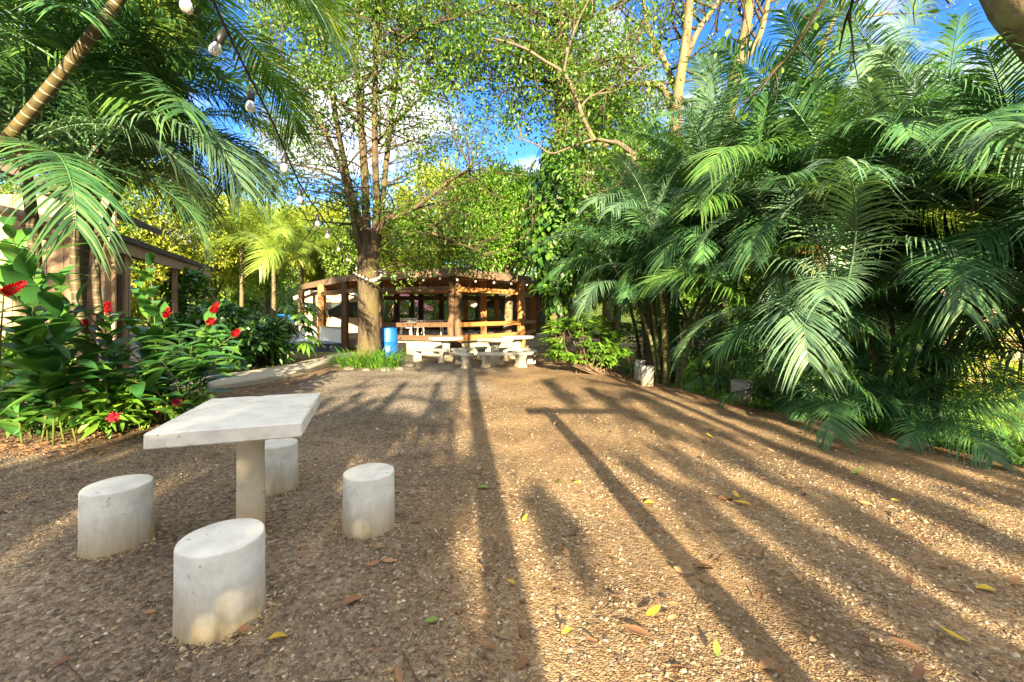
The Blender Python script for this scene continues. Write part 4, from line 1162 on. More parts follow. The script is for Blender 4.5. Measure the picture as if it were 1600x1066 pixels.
clumped(gt, tuple(off), rng, [spline([P(x, y, 11.5) for x, y in limbs[0][0]], 24)], cen, .36, 60, .17, 'vine_leaf')

# tall pale trees behind
def tall_tree(name, lab, limbs, Y, r, mat, leafmat, seed, per, lsize, kk=8, bark='pale_bark', bl=2.2):
    rng = np.random.default_rng(seed)
    p0 = P(*limbs[0][0], Y); p0[2] = gz(p0[0], Y)
    t = empty(name, tuple(p0), lab, 'tree'); mb = MB(); segs = []; tips = []
    for j, pts in enumerate(limbs):
        q = [P(x, y, Y + .3 * j) for x, y in pts]
        if j == 0: q[0] = p0
        q = spline(q, 20); rr = r if j == 0 else r * .5
        tube(mb, q, np.linspace(rr, rr * .5, 20), 10, knot=.03, rng=rng)
        for k in range(kk if j == 0 else 4, 20, 2): grow(rng, q[k], unit(rng.normal(size=3) + [0, 0, .35]), rng.uniform(.6, 1) * bl, r * .22, 2, segs, tips, nchild=(2, 4))
    off = tuple(-p0)
    mb.build('trunk', bark, t).location = off
    wood_mesh(segs).build('branches', 'thin_twig', t).location = off
    leafy(t, 'crown', rng, tips, per, .25, lsize, LF_SMALL, leafmat).location = off
    return t
tall_tree('tall_tree', 'tall pale-barked tree leaning right above the palm crowns', [[(1120, 480), (1130, 300), (1146, 126), (1166, 40), (1175, -60)], [(1150, 110), (1185, 60), (1200, 0), (1215, -60)]], 15, .26, None, 'far_green_leaf', 31, 5, .15, 14)
tall_tree('tall_tree', 'pale-barked tree with a thick horizontal bough behind the gnarled branches', [[(1050, 480), (1052, 300), (1058, 160), (1072, 60), (1080, -40)], [(1056, 200), (1035, 138), (990, 132), (955, 142), (925, 135)], [(1062, 120), (1085, 60), (1110, 20), (1140, -20)], [(1060, 150), (1035, 90), (1012, 40), (1000, -30)]], 14, .24, None, 'olive_leaf', 32, 8, .14, 12)
tall_tree('tall_tree', 'thin-branched tree with sparse leaves at the upper right among palm tips', [[(1290, 480), (1290, 300), (1270, 160), (1290, 60), (1330, -20)], [(1275, 130), (1330, 40), (1390, 20)]], 14, .12, None, 'lime_leaf', 33, 3, .12, 10)

# bough of a tree standing outside the frame at right
rng = np.random.default_rng(24)
B = np.array([6.6, 4.2, gz(6.6, 4.2)])
rt = empty('mottled_tree', tuple(B), 'thick mottled bough cutting the top right corner', 'tree')
mb = MB(); q = spline([B - [0, 0, .2], B + [.1, 0, 1.6], P(1790, 200, 4.1), P(1690, 85, 4.05), P(1618, 12, 4.0), P(1574, -45, 4.0), P(1530, -115, 4.0), P(1480, -220, 4.1)], 30)
tube(mb, q, np.interp(np.linspace(0, 1, 30), [0, .3, .6, .7, 1], [.4, .33, .26, .22, .17]), 14, knot=.03, rng=rng)
segs = []; tips = []
for k in range(22, 30, 2): grow(rng, q[k], unit(rng.normal(size=3) + [.2, .4, .5]), 2.0, .06, 2, segs, tips)
mb.build('trunk', 'mottled_bark', rt).location = tuple(-B)
wood_mesh(segs).build('branches', 'thin_twig', rt).location = tuple(-B)
leafy(rt, 'crown', rng, tips, 6, .2, .1, LF_SMALL, 'olive_leaf').location = tuple(-B)

# sunlit trees in the background
def far_tree(px, Y, ptop, pbot, wpx, mat, lab, seed, nclump=95, per=120, lsize=.26, bark='pale_bark', tpl=LF_SMALL):
    rng = np.random.default_rng(seed)
    X = (px - CX) / F * Y; z0 = gz(X, Y)
    zt_, zb_ = H - (ptop - HY) / F * Y, max(z0 + .3, H - (pbot - HY) / F * Y)
    R = wpx / 2 / F * Y; c = np.array([0, 0, (zt_ + zb_) / 2 - z0]); rz_ = (zt_ - zb_) / 2
    t = empty('leafy_tree', (X, Y, z0), lab, 'tree', 'sunlit trees in the background')
    mb = MB()
    cs = bush_leaves(rng, c, (R * .85, R * .75, rz_ * .88), nclump, R * .24, per, tpl, lsize, mb, zb=-.1)
    mb.build('crown', mat, t)
    mb = MB(); top = c + [0, 0, rz_ * .3]
    q = spline([np.array([0, 0, -.2]), np.array([.15, 0, top[2] * .4]), top], 10); tube(mb, q, np.linspace(.045 * R + .14, .07, 10), 8, knot=.03, rng=rng)
    for k in range(0, len(cs), 4):
        j = int(rng.integers(4, 9)); tube(mb, spline([q[j], (q[j] + cs[k]) / 2 + rng.normal(size=3) * .2, cs[k]], 6), np.linspace(.07, .02, 6), 5)
    mb.build('trunk', bark, t)
    return t
far = [
    (235, 20, 215, 490, 250, 'yellow_leaf', 'yellow-green sunlit tree behind the palms above the porch roof'),
    (330, 27, 290, 480, 190, 'yellow_leaf', 'bright yellow-green tree beyond the porch, left of the pale palms'),
    (415, 33, 300, 470, 160, 'lime_leaf', 'lime tree rising behind the sunny palms'),
    (505, 30, 300, 460, 150, 'yellow_leaf', 'yellow-lit tree directly left of the big multi-stemmed trunk'),
    (535, 27, 345, 450, 110, 'far_green_leaf', 'darker green tree low behind the left end of the pavilion roof'),
    (680, 31, 232, 440, 150, 'yellow_leaf', 'tall yellow-lit tree right of the big multi-stemmed trunk'),
    (640, 27, 320, 450, 130, 'yellow_leaf', 'yellow-green tree above the middle of the pavilion roof'),
    (745, 28, 262, 440, 130, 'lime_leaf', 'lime-green tree behind the right half of the pavilion roof'),
    (790, 18, 245, 435, 165, 'fresh_leaf', 'fresh bright green tree left of the vine-covered trunk'),
    (945, 17.5, 120, 400, 210, 'fresh_leaf', 'fresh green tree filling the gap right of the vine-covered trunk'),
    (960, 19, 215, 500, 170, 'lime_leaf', 'green-yellow tree behind the gnarled branches'),
    (1060, 22, 190, 520, 170, 'fresh_leaf', 'fresh green tree behind the thick horizontal bough'),
    (1190, 20, 255, 520, 200, 'far_green_leaf', 'green tree behind the tallest palm clumps'),
    (1330, 21, 330, 520, 220, 'lime_leaf', 'lime-green tree glimpsed between the right palms'),
    (1500, 23, 320, 480, 260, 'yellow_leaf', 'yellow-green tree beyond the lower lawn at right'),
    (1640, 17, 300, 500, 240, 'lime_leaf', 'tree at the right border behind the hanging fronds'),
    (90, 17, 120, 480, 260, 'far_green_leaf', 'green tree behind the wooden house at the left border'),
]
for k, (px, Y, a_, b_, w, mt_, lab) in enumerate(far): far_tree(px, Y, a_, b_, w, mt_, lab, 200 + k, lsize=.15 if Y < 24 else .22, nclump=150 if Y < 24 else 115, per=190 if Y < 24 else 150)
# low shrubs closing the view beyond the pavilion and lawn
for k, (px, Y, a_, b_, w, mt_, lab) in enumerate([
    (600, 30, 462, 520, 90, 'fresh_leaf', 'bright shrub behind the trunk under the pavilion roof'), (745, 28.5, 478, 530, 70, 'far_green_leaf', 'green shrub seen through the pavilion below the lantern'),
    (665, 29.5, 470, 520, 80, 'lime_leaf', 'lime shrub seen through the left half of the pavilion'), (240, 14, 440, 540, 80, 'yellow_leaf', 'sunny shrub on the lawn seen under the porch roof'),
    (1450, 15, 560, 640, 180, 'lime_leaf', 'sunlit lime shrub on the lower lawn between the right palms'), (1560, 12.5, 520, 650, 160, 'yellow_leaf', 'yellow-green shrub at the right border of the lower lawn'),
    (1330, 14, 520, 640, 140, 'fresh_leaf', 'fresh green shrub down the bank behind the leaning stems'), (1180, 13, 500, 600, 130, 'far_green_leaf', 'dark shrub down the bank behind the mossy post'),
    (1060, 13, 470, 580, 150, 'dark_leaf', 'dark leafy shrub in the shade left of the palms')]):
    rng = np.random.default_rng(260 + k); X = (px - CX) / F * Y; z0 = gz(X, Y)
    zt_ = H - (a_ - HY) / F * Y; R = w / 2 / F * Y
    t = empty('garden_shrub', (X, Y, z0), lab, 'shrub', 'shrubs around the clearing')
    mb = MB(); cs = bush_leaves(rng, (0, 0, (zt_ - z0) * .5), (R, R * .8, (zt_ - z0) * .48), 30, R * .3, 70, LF_SMALL, .16, mb, ground=0); mb.build('foliage', mt_, t)
    mb = MB()
    for c in cs[::4]: tube(mb, spline([[0, 0, -.05], c * [.4, .4, .5], c], 5), np.linspace(.03, .01, 5), 5)
    mb.build('stems', 'thin_twig', t)

# far wood closing the horizon: one uncountable mass
rng = np.random.default_rng(30); mb = MB()
for k in range(170):
    a = k / 170 * 2 * PI; r = rng.uniform(40, 58); x, y = math.sin(a) * r, 5 + math.cos(a) * r
    h = rng.uniform(4, 8.5)
    if math.cos(a) < .2: h *= .35
    bush_leaves(rng, (x, y, gz(x, y) + h * .5), (2.8, 2.8, h * .5), 18, 1.1, 42, LF_SMALL, .6, mb)
tagp(mb.build('far_wood', 'far_green_leaf'), 'hazy green woodland closing the view all round', 'woodland', kind='stuff')

# ------------------------------------------------------------------ shrubs and flowers near the clearing
rng = np.random.default_rng(41)
c = np.array([(917 - CX) / F * 10.9, 10.9, 0])
t = empty('bright_shrub', at_ground(c[0], c[1]), 'rounded yellow-green shrub with bare crooked stems, right of the picnic tables', 'shrub')
mb = MB(); hts = []
cs, cr = ball_clumps(rng, (0, 0, .86), (1.3, .85, .66), 170, .17)
pos = []; xd = []
for c_, r in zip(cs, cr):                              # whorled rosettes
    n = 19; a = rng.random(n) * 2 * PI; ax = unit(c_ - [0, 0, .5] + rng.normal(size=3) * .2)
    d = unit(np.stack([np.cos(a), np.sin(a), np.zeros(n)], 1) + ax * rng.uniform(.1, 1.0, (n, 1)))
    pos.append(np.repeat(c_[None], n, 0) + d * .02); xd.append(d)
pos = np.concatenate(pos); xd = np.concatenate(xd)
scatter(mb, LF_LONG, pos, xd, np.array([0, -.1, 1.]) + rng.normal(size=pos.shape) * .25, rng.uniform(.16, .28, len(pos)))
mb.build('foliage', 'shrub_leaf', t)
mb = MB()
for c_ in cs[::6]: tube(mb, spline([np.array([.3, -.2, -.05]) * rng.uniform(.2, 1.6) + rng.normal(size=3) * [.2, .1, 0], c_ * [.6, .6, .4] + rng.normal(size=3) * .08, c_], 8), np.linspace(.024, .008, 8), 5)
tube(mb, spline([[.55, -.75, .1], [.75, -.85, .0], [.95, -.75, .14], [.9, -.5, .5]], 10), np.linspace(.025, .015, 10), 6)
mb.build('stems', 'brown_bark', t)

def blades(n, R, L, rng, sx=1.0, sy=1.0, up=1.2):
    a = rng.random(n) * 2 * PI; r = R * np.sqrt(rng.random(n))
    pos = np.stack([np.cos(a) * r * sx, np.sin(a) * r * sy, np.zeros(n)], 1)
    xd = np.stack([np.cos(a) * .6, np.sin(a) * .6, up * rng.uniform(.6, 1.4, n)], 1) + rng.normal(size=(n, 3)) * .25
    up_ = np.stack([-np.cos(a), -np.sin(a), .3 * np.ones(n)], 1) * -1 * -1
    mb = MB(); scatter(mb, LF_BLADE, pos, xd, np.array([0, 0, 1.]) - xd * .2, L * rng.uniform(.6, 1.25, n), rng.uniform(.8, 1.3, n))
    return mb
for k, (px, Y, R, L, n, lab) in enumerate([(565, 12.2, .5, .75, 260, 'strappy green grass clump at the left foot of the big tree'), (598, 12.1, .45, .8, 260, 'strappy green grass clump in front of the blue barrel'), (543, 12.6, .35, .6, 150, 'smaller strappy grass clump beside the end of the path')]):
    X = (px - CX) / F * Y
    o = blades(n, R, L, np.random.default_rng(90 + k), 1.2, .8).build('grass_clump', 'grass_blade'); o.location = at_ground(X, Y); tagp(o, lab, 'plant', 'grass clumps at the foot of the big tree')
rocklabs = ['grey stone at the left of the grass clumps by the tree', 'low grey stone in front of the grass clumps', 'rounded grey stone below the blue barrel', 'small grey stone at the right end of the grass clumps', 'flat stone by the bench legs left of the picnic tables', 'grey stone at the end of the footpath']
for k, (px, Y, r) in enumerate([(545, 11.6, .13), (572, 11.45, .11), (601, 11.4, .14), (624, 11.6, .12), (640, 12.4, .14), (528, 12.4, .12)]):
    rg = np.random.default_rng(95 + k); X = (px - CX) / F * Y
    mb = MB(); lathe(mb, [(0, -.3), (.9, -.2), (1, .1), (.85, .4), (.5, .62), (0, .68)], n=10, sx=1.3)
    mb.v[0] = mb.v[0] * r * (1 + rg.normal(size=mb.v[0].shape) * .08); o = mb.build('rock', 'rock'); o.location = at_ground(X, Y); tagp(o, rocklabs[k], 'rock', 'stones round the tree bed')

# planting bed left of the path
def leaf_bush(name, px, Y, zc, radii, ncl, per, tpl, size, mat, lab, seed, cat='plant', clr=.22):
    rng = np.random.default_rng(seed); X = (px - CX) / F * Y; z0 = gz(X, Y)
    t = empty(name, (X, Y, z0), lab, cat)
    mb = MB(); cs = bush_leaves(rng, (0, 0, zc), radii, ncl, clr, per, tpl, size, mb, zb=-.1, ground=0); mb.build('foliage', mat, t)
    mb = MB()
    for c in cs[::3]: tube(mb, spline([c * [.35, .35, 0] + [0, 0, -.05], c * [.7, .7, .5], c], 6), np.linspace(.016, .006, 6), 5)
    mb.build('stems', 'stalk', t)
    return t
leaf_bush('leafy_bush', 333, 11.2, .9, (1.2, .75, .8), 80, 36, LF_BROAD, .21, 'dark_leaf', 'dark dense broad-leaved bush in the bed, left of the lobed leaves', 51)
leaf_bush('leafy_bush', 396, 12.4, .75, (1.0, .8, .7), 76, 36, LF_LONG, .26, 'dark_leaf', 'low dark spreading bush beside the footpath', 52)
leaf_bush('climbing_vine', 292, 13.6, 2.1, (.75, .6, .95), 40, 26, LF_BROAD, .2, 'vine_leaf', 'big-leaved climber wrapped round the end of the porch roof', 53)
leaf_bush('leafy_bush', 60, 6.9, .55, (.9, .5, .5), 40, 30, LF_LONG, .24, 'fresh_leaf', 'low fresh green bush behind the red board bench', 54)
rng = np.random.default_rng(55)
X = (432 - CX) / F * 13.2
t = empty('lobed_leaf_plant', at_ground(X, 13.2), 'plant with big deeply lobed fan leaves at the end of the planting bed', 'plant')
for k in range(20):
    az = rng.random() * 2 * PI; el = rng.uniform(.45, 1.3); L = rng.uniform(1.2, 2.4)
    d = np.array([math.cos(az) * math.cos(el) * .8, math.sin(az) * math.cos(el) * .6, math.sin(el)])
    tip = d * L; mb = MB(); tube(mb, spline([[0, 0, 0], d * L * .6, tip], 8), np.linspace(.014, .008, 8), 5)
    pet = mb.build('stalk', 'stalk', t)
    n = 13; an = np.linspace(-2.3, 2.3, n); fwd = unit(np.array([math.cos(az), math.sin(az), -.45])); sd = np.cross([0, 0, 1.], fwd); sd = sd / np.linalg.norm(sd)
    xd = np.cos(an)[:, None] * fwd + np.sin(an)[:, None] * sd + rng.normal(size=(n, 3)) * .05
    mb = MB(); scatter(mb, LF_LONG, np.repeat(tip[None], n, 0), xd, np.array([0, 0, 1.]) + 0 * xd, .66 * (1 - .3 * np.abs(an) / 2.3), 1.0); mb.build('leaf', 'vine_leaf', pet)
for k, (px, Y, lab) in enumerate([(298, 9.5, 'pale strappy edging plant at the near end of the bed'), (331, 10.1, 'pale strappy edging plant in the middle of the path edge'), (362, 10.7, 'pale strappy edging plant nearest the lobed leaves'), (268, 9.1, 'strappy edging plant beside the climber')]):
    X = (px - CX) / F * Y - .2
    o = blades(130, .28, .45, np.random.default_rng(100 + k)).build('edging_grass', 'grass_blade'); o.location = at_ground(X, Y); tagp(o, lab, 'plant', 'strappy plants edging the footpath')

# red gingers
def flower_spike(p, d, L, rng, mat='red_petal'):
    n = int(70 * L / .18); f = np.sort(rng.random(n)); a = np.arange(n) * 2.4
    d = unit(np.asarray(d, float)); u = unit(np.cross(d, [.3, .5, .8])); w = np.cross(d, u)
    R = .03 * np.sin(PI * np.clip(.15 + .8 * f, 0, 1))
    o = np.cos(a)[:, None] * u + np.sin(a)[:, None] * w
    mb = MB(); scatter(mb, strip_leaf(4, .55, .3, -.1), p + d * (f * L)[:, None] + o * (R * .4)[:, None], o * .75 + d * .8, o, .054 * (1.15 - .6 * f))
    return mb
def cane(t, b, tip, rng, nl=11, lsize=.5, flower=None, bare=.25):
    b = np.asarray(b, float); tip = np.asarray(tip, float)
    mid = (b + tip) / 2 + np.array([0, 0, .12 * np.linalg.norm(tip - b)]) + (tip - b) * [-.12, -.12, 0]
    q = spline([b, mid, tip], 14)
    mb = MB(); tube(mb, q, np.linspace(.011, .006, 14), 6); st = mb.build('stem', 'stalk', t)
    f = np.linspace(bare, .98, nl); ix = f * 13; i0 = np.minimum(ix.astype(int), 12)
    p = q[i0] + (q[i0 + 1] - q[i0]) * (ix - i0)[:, None]; T = unit(q[i0 + 1] - q[i0])
    az = rng.random() * PI; sd = np.array([math.cos(az), math.sin(az), 0]); sg = np.where(np.arange(nl) % 2, 1, -1)[:, None]
    xd = T * .75 + sd * sg * .9 + rng.normal(size=(nl, 3)) * .16
    mb = MB(); scatter(mb, LF_GINGER, p, xd, np.array([0, -.15, 1.]) + .4 * T, lsize * rng.uniform(.7, 1.15, nl) * (.65 + .5 * np.sin(PI * f)), rng.uniform(.8, 1.1, nl))
    mb.build('foliage', 'ginger_leaf', st)
    if flower:
        d = unit(q[-1] - q[-2]) + np.asarray(flower[0]); flower_spike(q[-1] - np.array([0, 0, 0]), d, flower[1], rng, flower[2]).build('flower', flower[2], st)
Rr = (( .5, 0, -.6), .2, 'red_petal'); Ru = ((.1, 0, .5), .15, 'red_petal'); Rd = ((.7, -.1, -1.6), .17, 'red_petal')
clumps = [
    ('tall red-flowered plant at the left border with the largest leaves and a drooping red spike', (-5.35, 4.95), [(12, 350, 4.5, None), (55, 372, 4.7, None), (6, 458, 4.15, ((1.0, 0, -.35), .28, 'red_petal')), (95, 430, 4.8, None), (30, 520, 4.5, None), (-20, 420, 4.4, None), (70, 500, 4.9, None), (15, 610, 4.8, None), (110, 560, 4.7, None), (60, 590, 4.6, None)], .58),
    ('red-flowered plant before the house corner with one upright red spike', (-5.0, 5.6), [(168, 490, 5.4, Ru), (136, 512, 5.3, ((0, 0, .3), .1, 'red_petal')), (75, 480, 5.6, None), (120, 470, 5.5, None), (195, 540, 5.2, None), (150, 580, 5.0, None), (225, 570, 5.3, None), (90, 560, 5.1, None), (60, 440, 5.8, None)], .46),
    ('red-flowered plant with tall upright leaves before the porch and paired red spikes', (-4.75, 6.0), [(218, 425, 5.8, None), (232, 400, 5.9, None), (331, 490, 5.7, ((.5, 0, .5), .16, 'red_petal')), (322, 508, 5.6, ((.9, 0, .2), .14, 'red_petal')), (362, 526, 5.7, ((.5, 0, .5), .13, 'red_petal')), (258, 498, 5.8, Ru), (280, 520, 5.5, None), (300, 540, 5.4, None), (250, 560, 5.3, None), (200, 500, 5.9, None), (170, 555, 5.5, None), (340, 560, 5.6, None)], .45),
]
for k, (lab, b, canes, ls) in enumerate(clumps):
    rng = np.random.default_rng(110 + k); z0 = gz(*b)
    t = empty('ginger_plant', (b[0], b[1], z0), lab, 'plant', 'red-flowered plants in the left bed')
    for px, py, Y, fl in canes:
        tip = P(px, py, Y) - np.array([b[0], b[1], z0]); bb = np.array([rng.normal() * .18 + tip[0] * .35, rng.normal() * .12 + tip[1] * .3, -.03])
        cane(t, bb, tip, rng, 14, ls, fl, .12)
# low pink-flowered plants in front
for k, (px, Y, lab, fl) in enumerate([(165, 5.25, 'low leafy plant with one drooping pink flower head, nearest the gravel edge', [(178, 652)]), (262, 5.9, 'low plant with three pink flower heads beside the footpath', [(238, 612), (277, 628), (246, 636)]), (60, 5.1, 'low leafy plant under the tall gingers, without flowers', [])]):
    rng = np.random.default_rng(120 + k); X = (px - CX) / F * Y; z0 = gz(X, Y)
    t = empty('pink_flower_plant', (X, Y, z0), lab, 'plant', 'low plants along the front of the left bed')
    mb = MB(); cs = bush_leaves(rng, (0, 0, .36), (.45, .35, .3), 26, .16, 13, LF_LONG, .21, mb, ground=0); mb.build('foliage', 'fresh_leaf' if k < 2 else 'ginger_leaf', t)
    mb = MB()
    for c in cs[::2]: tube(mb, spline([c * [.3, .3, 0], c * [.7, .7, .6], c], 5), np.linspace(.009, .004, 5), 4)
    mb.build('stems', 'stalk', t)
    for fx, fy in fl:
        q = P(fx, fy, Y - .25) - np.array([X, Y, z0])
        n = 60; d = rand_dirs(rng, n, -.4); mb = MB(); scatter(mb, strip_leaf(4, .5, .3, .2), q + d * .012, d, rng.normal(size=(n, 3)), rng.uniform(.04, .075, n))
        fo = mb.build('flower', 'pink_petal', t)
        mb = MB(); tube(mb, spline([[0, 0, .3], q * [.6, .6, 1] + [0, 0, .25], q], 6), .004, 4); mb.build('stalk', 'stalk', fo)

# ground cover at the right edge (uncountable)
rng = np.random.default_rng(57); n = 5200
Y = rng.uniform(2.2, 7.5, n); X = edge_x(Y) + .15 + rng.exponential(.7, n)
k = rng.random(n) < np.where(Y < 5.4, 1, .25); X, Y = X[k], Y[k]; n = len(X)
a = rng.random(n) * 2 * PI
pos = np.stack([X, Y, ground_z(X, Y)], 1)
xd = np.stack([np.cos(a) * .7, np.sin(a) * .7, rng.uniform(.5, 1.6, n)], 1)
mb = MB(); scatter(mb, LF_BLADE, pos, xd, np.array([0, 0, 1.]) - .2 * xd, rng.uniform(.2, .42, n), rng.uniform(1.2, 1.9, n))
tagp(mb.build('ground_cover', 'grass_blade'), 'dark strappy ground cover along the right gravel edge', 'ground cover', kind='stuff')
n = 30000; Y = rng.uniform(3, 24, n); X = edge_x(Y) + 1.2 + rng.exponential(4.5, n); pos = np.stack([X, Y, ground_z(X, Y)], 1); a = rng.random(n) * 2 * PI
xd = np.stack([np.cos(a) * .7, np.sin(a) * .7, rng.uniform(.5, 1.6, n)], 1)
mb = MB(); scatter(mb, (np.array([[0, .06, 0], [0, -.06, 0], [.6, -.04, -.02], [1, 0, -.12], [.6, .04, -.02]])[[0, 1, 2, 4]], np.array([[0, 1, 2, 3]])), pos, xd, np.array([0, 0, 1.]) - .2 * xd, rng.uniform(.12, .3, n))
tagp(mb.build('lawn_grass', 'lawn_blade'), 'sunlit green grass on the lower lawn beyond the palms', 'grass', kind='stuff')
n = 16000; Y = rng.uniform(9, 32, n); X = -rng.uniform(6, 22, n); k = (X < -6.9) & ~((X > -14) & (Y > 16.5) & (Y < 25)) ; X, Y = X[k], Y[k]; n = len(X); pos = np.stack([X, Y, ground_z(X, Y)], 1); a = rng.random(n) * 2 * PI
xd = np.stack([np.cos(a) * .7, np.sin(a) * .7, rng.uniform(.5, 1.6, n)], 1)
mb = MB(); scatter(mb, (np.array([[0, .06, 0], [0, -.06, 0], [.6, -.04, -.02], [.6, .04, -.02]]), np.array([[0, 1, 2, 3]])), pos, xd, np.array([0, 0, 1.]) - .2 * xd, rng.uniform(.08, .2, n))
tagp(mb.build('lawn_grass', 'lawn_blade'), 'sunlit green grass behind the wooden house and planting bed', 'grass', kind='stuff')

# ------------------------------------------------------------------ string lights
sl = empty('string_light', (0, 0, 0), 'black cord with clear hanging bulbs running from above the camera to the big tree', 'string light')
ctrl = [P(318, -60, 1.5), P(333, 0, 1.75), P(375, 90, 2.1), P(430, 200, 2.6), P(470, 290, 3.3), P(505, 342, 4.4), P(540, 392, 7.0), P(568, 425, 12.2)]
q = spline(ctrl, 70)
mb = MB(); tube(mb, q, .0065, 6); mb.build('cord', 'rope_black', sl)
def bulb(p, ang=0.0, drop=.035):
    """black socket + pear bulb hanging from the cord at p"""
    mb = MB(); lathe(mb, [(0, .012), (.01, .01), (.014, -.008), (.021, -.014), (.022, -.062), (.019, -.068), (0, -.068)], n=12)
    mb.v[0] = mb.v[0] * .85; c, s_ = math.cos(ang), math.sin(ang); R = np.array([[c, 0, s_], [0, 1, 0], [-s_, 0, c]])
    top = p + R @ np.array([0, 0, -drop])
    mb.v[0] = mb.v[0] @ R.T + top
    so = mb.build('socket', 'black_plastic', sl)
    mb = MB(); tube(mb, [p, top], .003, 5); mb.build('hanger', 'rope_black', so)
    mb = MB(); lathe(mb, [(.014, -.064), (.019, -.074), (.026, -.094), (.0275, -.112), (.022, -.128), (.011, -.136), (0, -.138)], n=16)
    mb.v[0] = (mb.v[0] * .85) @ R.T + top
    mb.build('bulb', 'bulb_glass', so)
def cord_at(py):
    ys_ = HY - (q[:, 2] - H) / q[:, 1] * F
    k = int(np.argmin(np.abs(ys_ - py))); return q[k]
bulb(P(286, -24, 1.7), -.15, .0)
for py, an, dr in ((46, .45, .02), (132, .06, .05), (232, .03, .035), (290, 0, .04), (328, 0, .04), (350, 0, .04), (378, 0, .03), (398, 0, .03), (412, 0, .03)): bulb(cord_at(py), an, dr)

s2 = empty('string_light', (-4, 12.5, 0), 'string of small round white bulbs looped round the tree trunk and along the pavilion eave', 'string light')
S0 = np.array([-4, 12.5, 0])
path2 = [P(553, 424, 12.6), P(565, 430, 12.3), P(580, 436, 12.2), P(592, 432, 12.35), P(603, 425, 12.9), P(640, 436, 13.4), P(690, 434, 14.3), P(745, 438, 14.8), P(800, 442, 15.6), P(850, 444, 14.3), P(905, 441, 13.2)]
q2 = spline(path2, 80); mb = MB(); tube(mb, q2 - S0, .006, 5); mb.build('cord', 'rope_black', s2)
gl = MB(); lathe(gl, [(0, -.085), (.03, -.078), (.042, -.054), (.038, -.032), (.022, -.012), (.018, 0), (0, 0)], n=12)
gm = gl.mesh('bulb', 'globe_glass')
for k in list(range(0, 26, 3)) + list(range(27, 80, 4)):
    o = bpy.data.objects.new('bulb', gm); COL.objects.link(o); o.parent = s2; o.location = tuple(q2[k] - S0)
s3 = empty('string_light', (2.5, 11, 0), 'thin wire with sparse small bulbs stretched before the right palms', 'string light')
S0 = np.array([2.5, 11, 0])
q3 = spline([P(870, 446, 13.6), P(960, 430, 11.5), P(1060, 424, 9.5), P(1170, 418, 8.2), P(1300, 430, 7.6)], 60); mb = MB(); tube(mb, q3 - S0, .004, 5); mb.build('cord', 'rope_black', s3)
for k in range(4, 60, 7):
    o = bpy.data.objects.new('bulb', gm); COL.objects.link(o); o.parent = s3; o.location = tuple(q3[k] - S0)

# ------------------------------------------------------------------ single fallen leaves that catch the eye
LFM = {}
def fl_mesh(mat, v):
    if (mat, v) not in LFM:
        V, Q = strip_leaf(6, .38 + .1 * v, .12 + .12 * v, -.22 + .25 * v); LFM[(mat, v)] = MB().add(V - [.5, 0, 0], Q).mesh('fallen_leaf', mat)
    return LFM[(mat, v)]
leaves = [
    (1020, 965, .11, 'fallen_yellow', .6, 'bright yellow leaf lying in the sunny strip at bottom centre'), (1160, 790, .12, 'fallen_yellow', 2.6, 'yellow leaf at the tip of the leaf cluster right of centre'),
    (1135, 782, .14, 'fallen_brown', .4, 'tan curled leaf in the middle of the right leaf cluster'), (1150, 778, .1, 'fallen_yellow', 1.4, 'yellow leaf standing up in the right leaf cluster'),
    (903, 757, .08, 'fallen_yellow', .2, 'small yellow leaf left of the pole shadow'), (1013, 787, .09, 'fallen_yellow', 2.9, 'yellow leaf just right of the pole shadow'),
    (820, 815, .08, 'fallen_yellow', 1.1, 'yellow leaf on the right side of the broad trunk shadow'), (798, 912, .07, 'fallen_yellow', 2.2, 'little orange-yellow leaf at the edge of the trunk shadow'),
    (1113, 672, .12, 'fallen_yellow', .3, 'yellow leaf on the shaded gravel below the right palms'), (1109, 685, .1, 'fallen_yellow', 1.9, 'second yellow leaf just below the one by the right palms'),
    (755, 766, .1, 'fallen_green', .1, 'pale green leaf inside the broad trunk shadow'), (873, 755, .09, 'fallen_green', 2.4, 'olive leaf in the sunlit strip left of the pole shadow'),
    (1120, 1025, .08, 'fallen_green', 1.2, 'yellow-green leaf at the bottom edge right of centre'), (674, 974, .07, 'fallen_green', .1, 'small dark green leaf on shaded gravel at bottom left of centre'),
    (437, 1000, .09, 'fallen_yellow', .7, 'yellowish dry leaf right of the nearest stool'), (1195, 1050, .09, 'fallen_brown', .5, 'orange-brown leaf at the bottom edge in the pole shadow'),
    (995, 993, .13, 'fallen_brown', 2.7, 'broad tan leaf right under the bright yellow one'), (1100, 885, .12, 'fallen_brown', .3, 'tan leaf beside the pole shadow, lower right'),
    (1418, 1018, .13, 'fallen_brown', 2.7, 'large brown leaf in the lower right corner area'), (1475, 890, .08, 'fallen_brown', .4, 'red-brown leaf on the right sunny strip'),
    (1540, 925, .08, 'fallen_yellow', 2.6, 'orange-yellow leaf at the right border'), (1585, 915, .09, 'fallen_brown', .4, 'pale tan leaf at the right border'),
    (1400, 788, .09, 'fallen_yellow', .2, 'yellow leaf on the upper right gravel streaks'), (1530, 800, .09, 'fallen_yellow', 1.7, 'yellow leaf near the right border in the shade'),
    (1340, 740, .13, 'fallen_green', .3, 'long pale green leaf on the right gravel'), (550, 945, .1, 'fallen_brown', .9, 'dark curled leaf right of the nearest stool'),
    (965, 940, .09, 'fallen_brown', .2, 'dull yellow-brown leaf above the bright yellow one'), (1490, 1002, .09, 'fallen_yellow', 2.4, 'yellow and brown leaf in the lower right'),
    (885, 990, .06, 'fallen_yellow', .6, 'tiny yellow leaf left of the big tan leaf at bottom'), (1255, 775, .07, 'fallen_brown', .4, 'small brown leaf in the long shade band at right')]
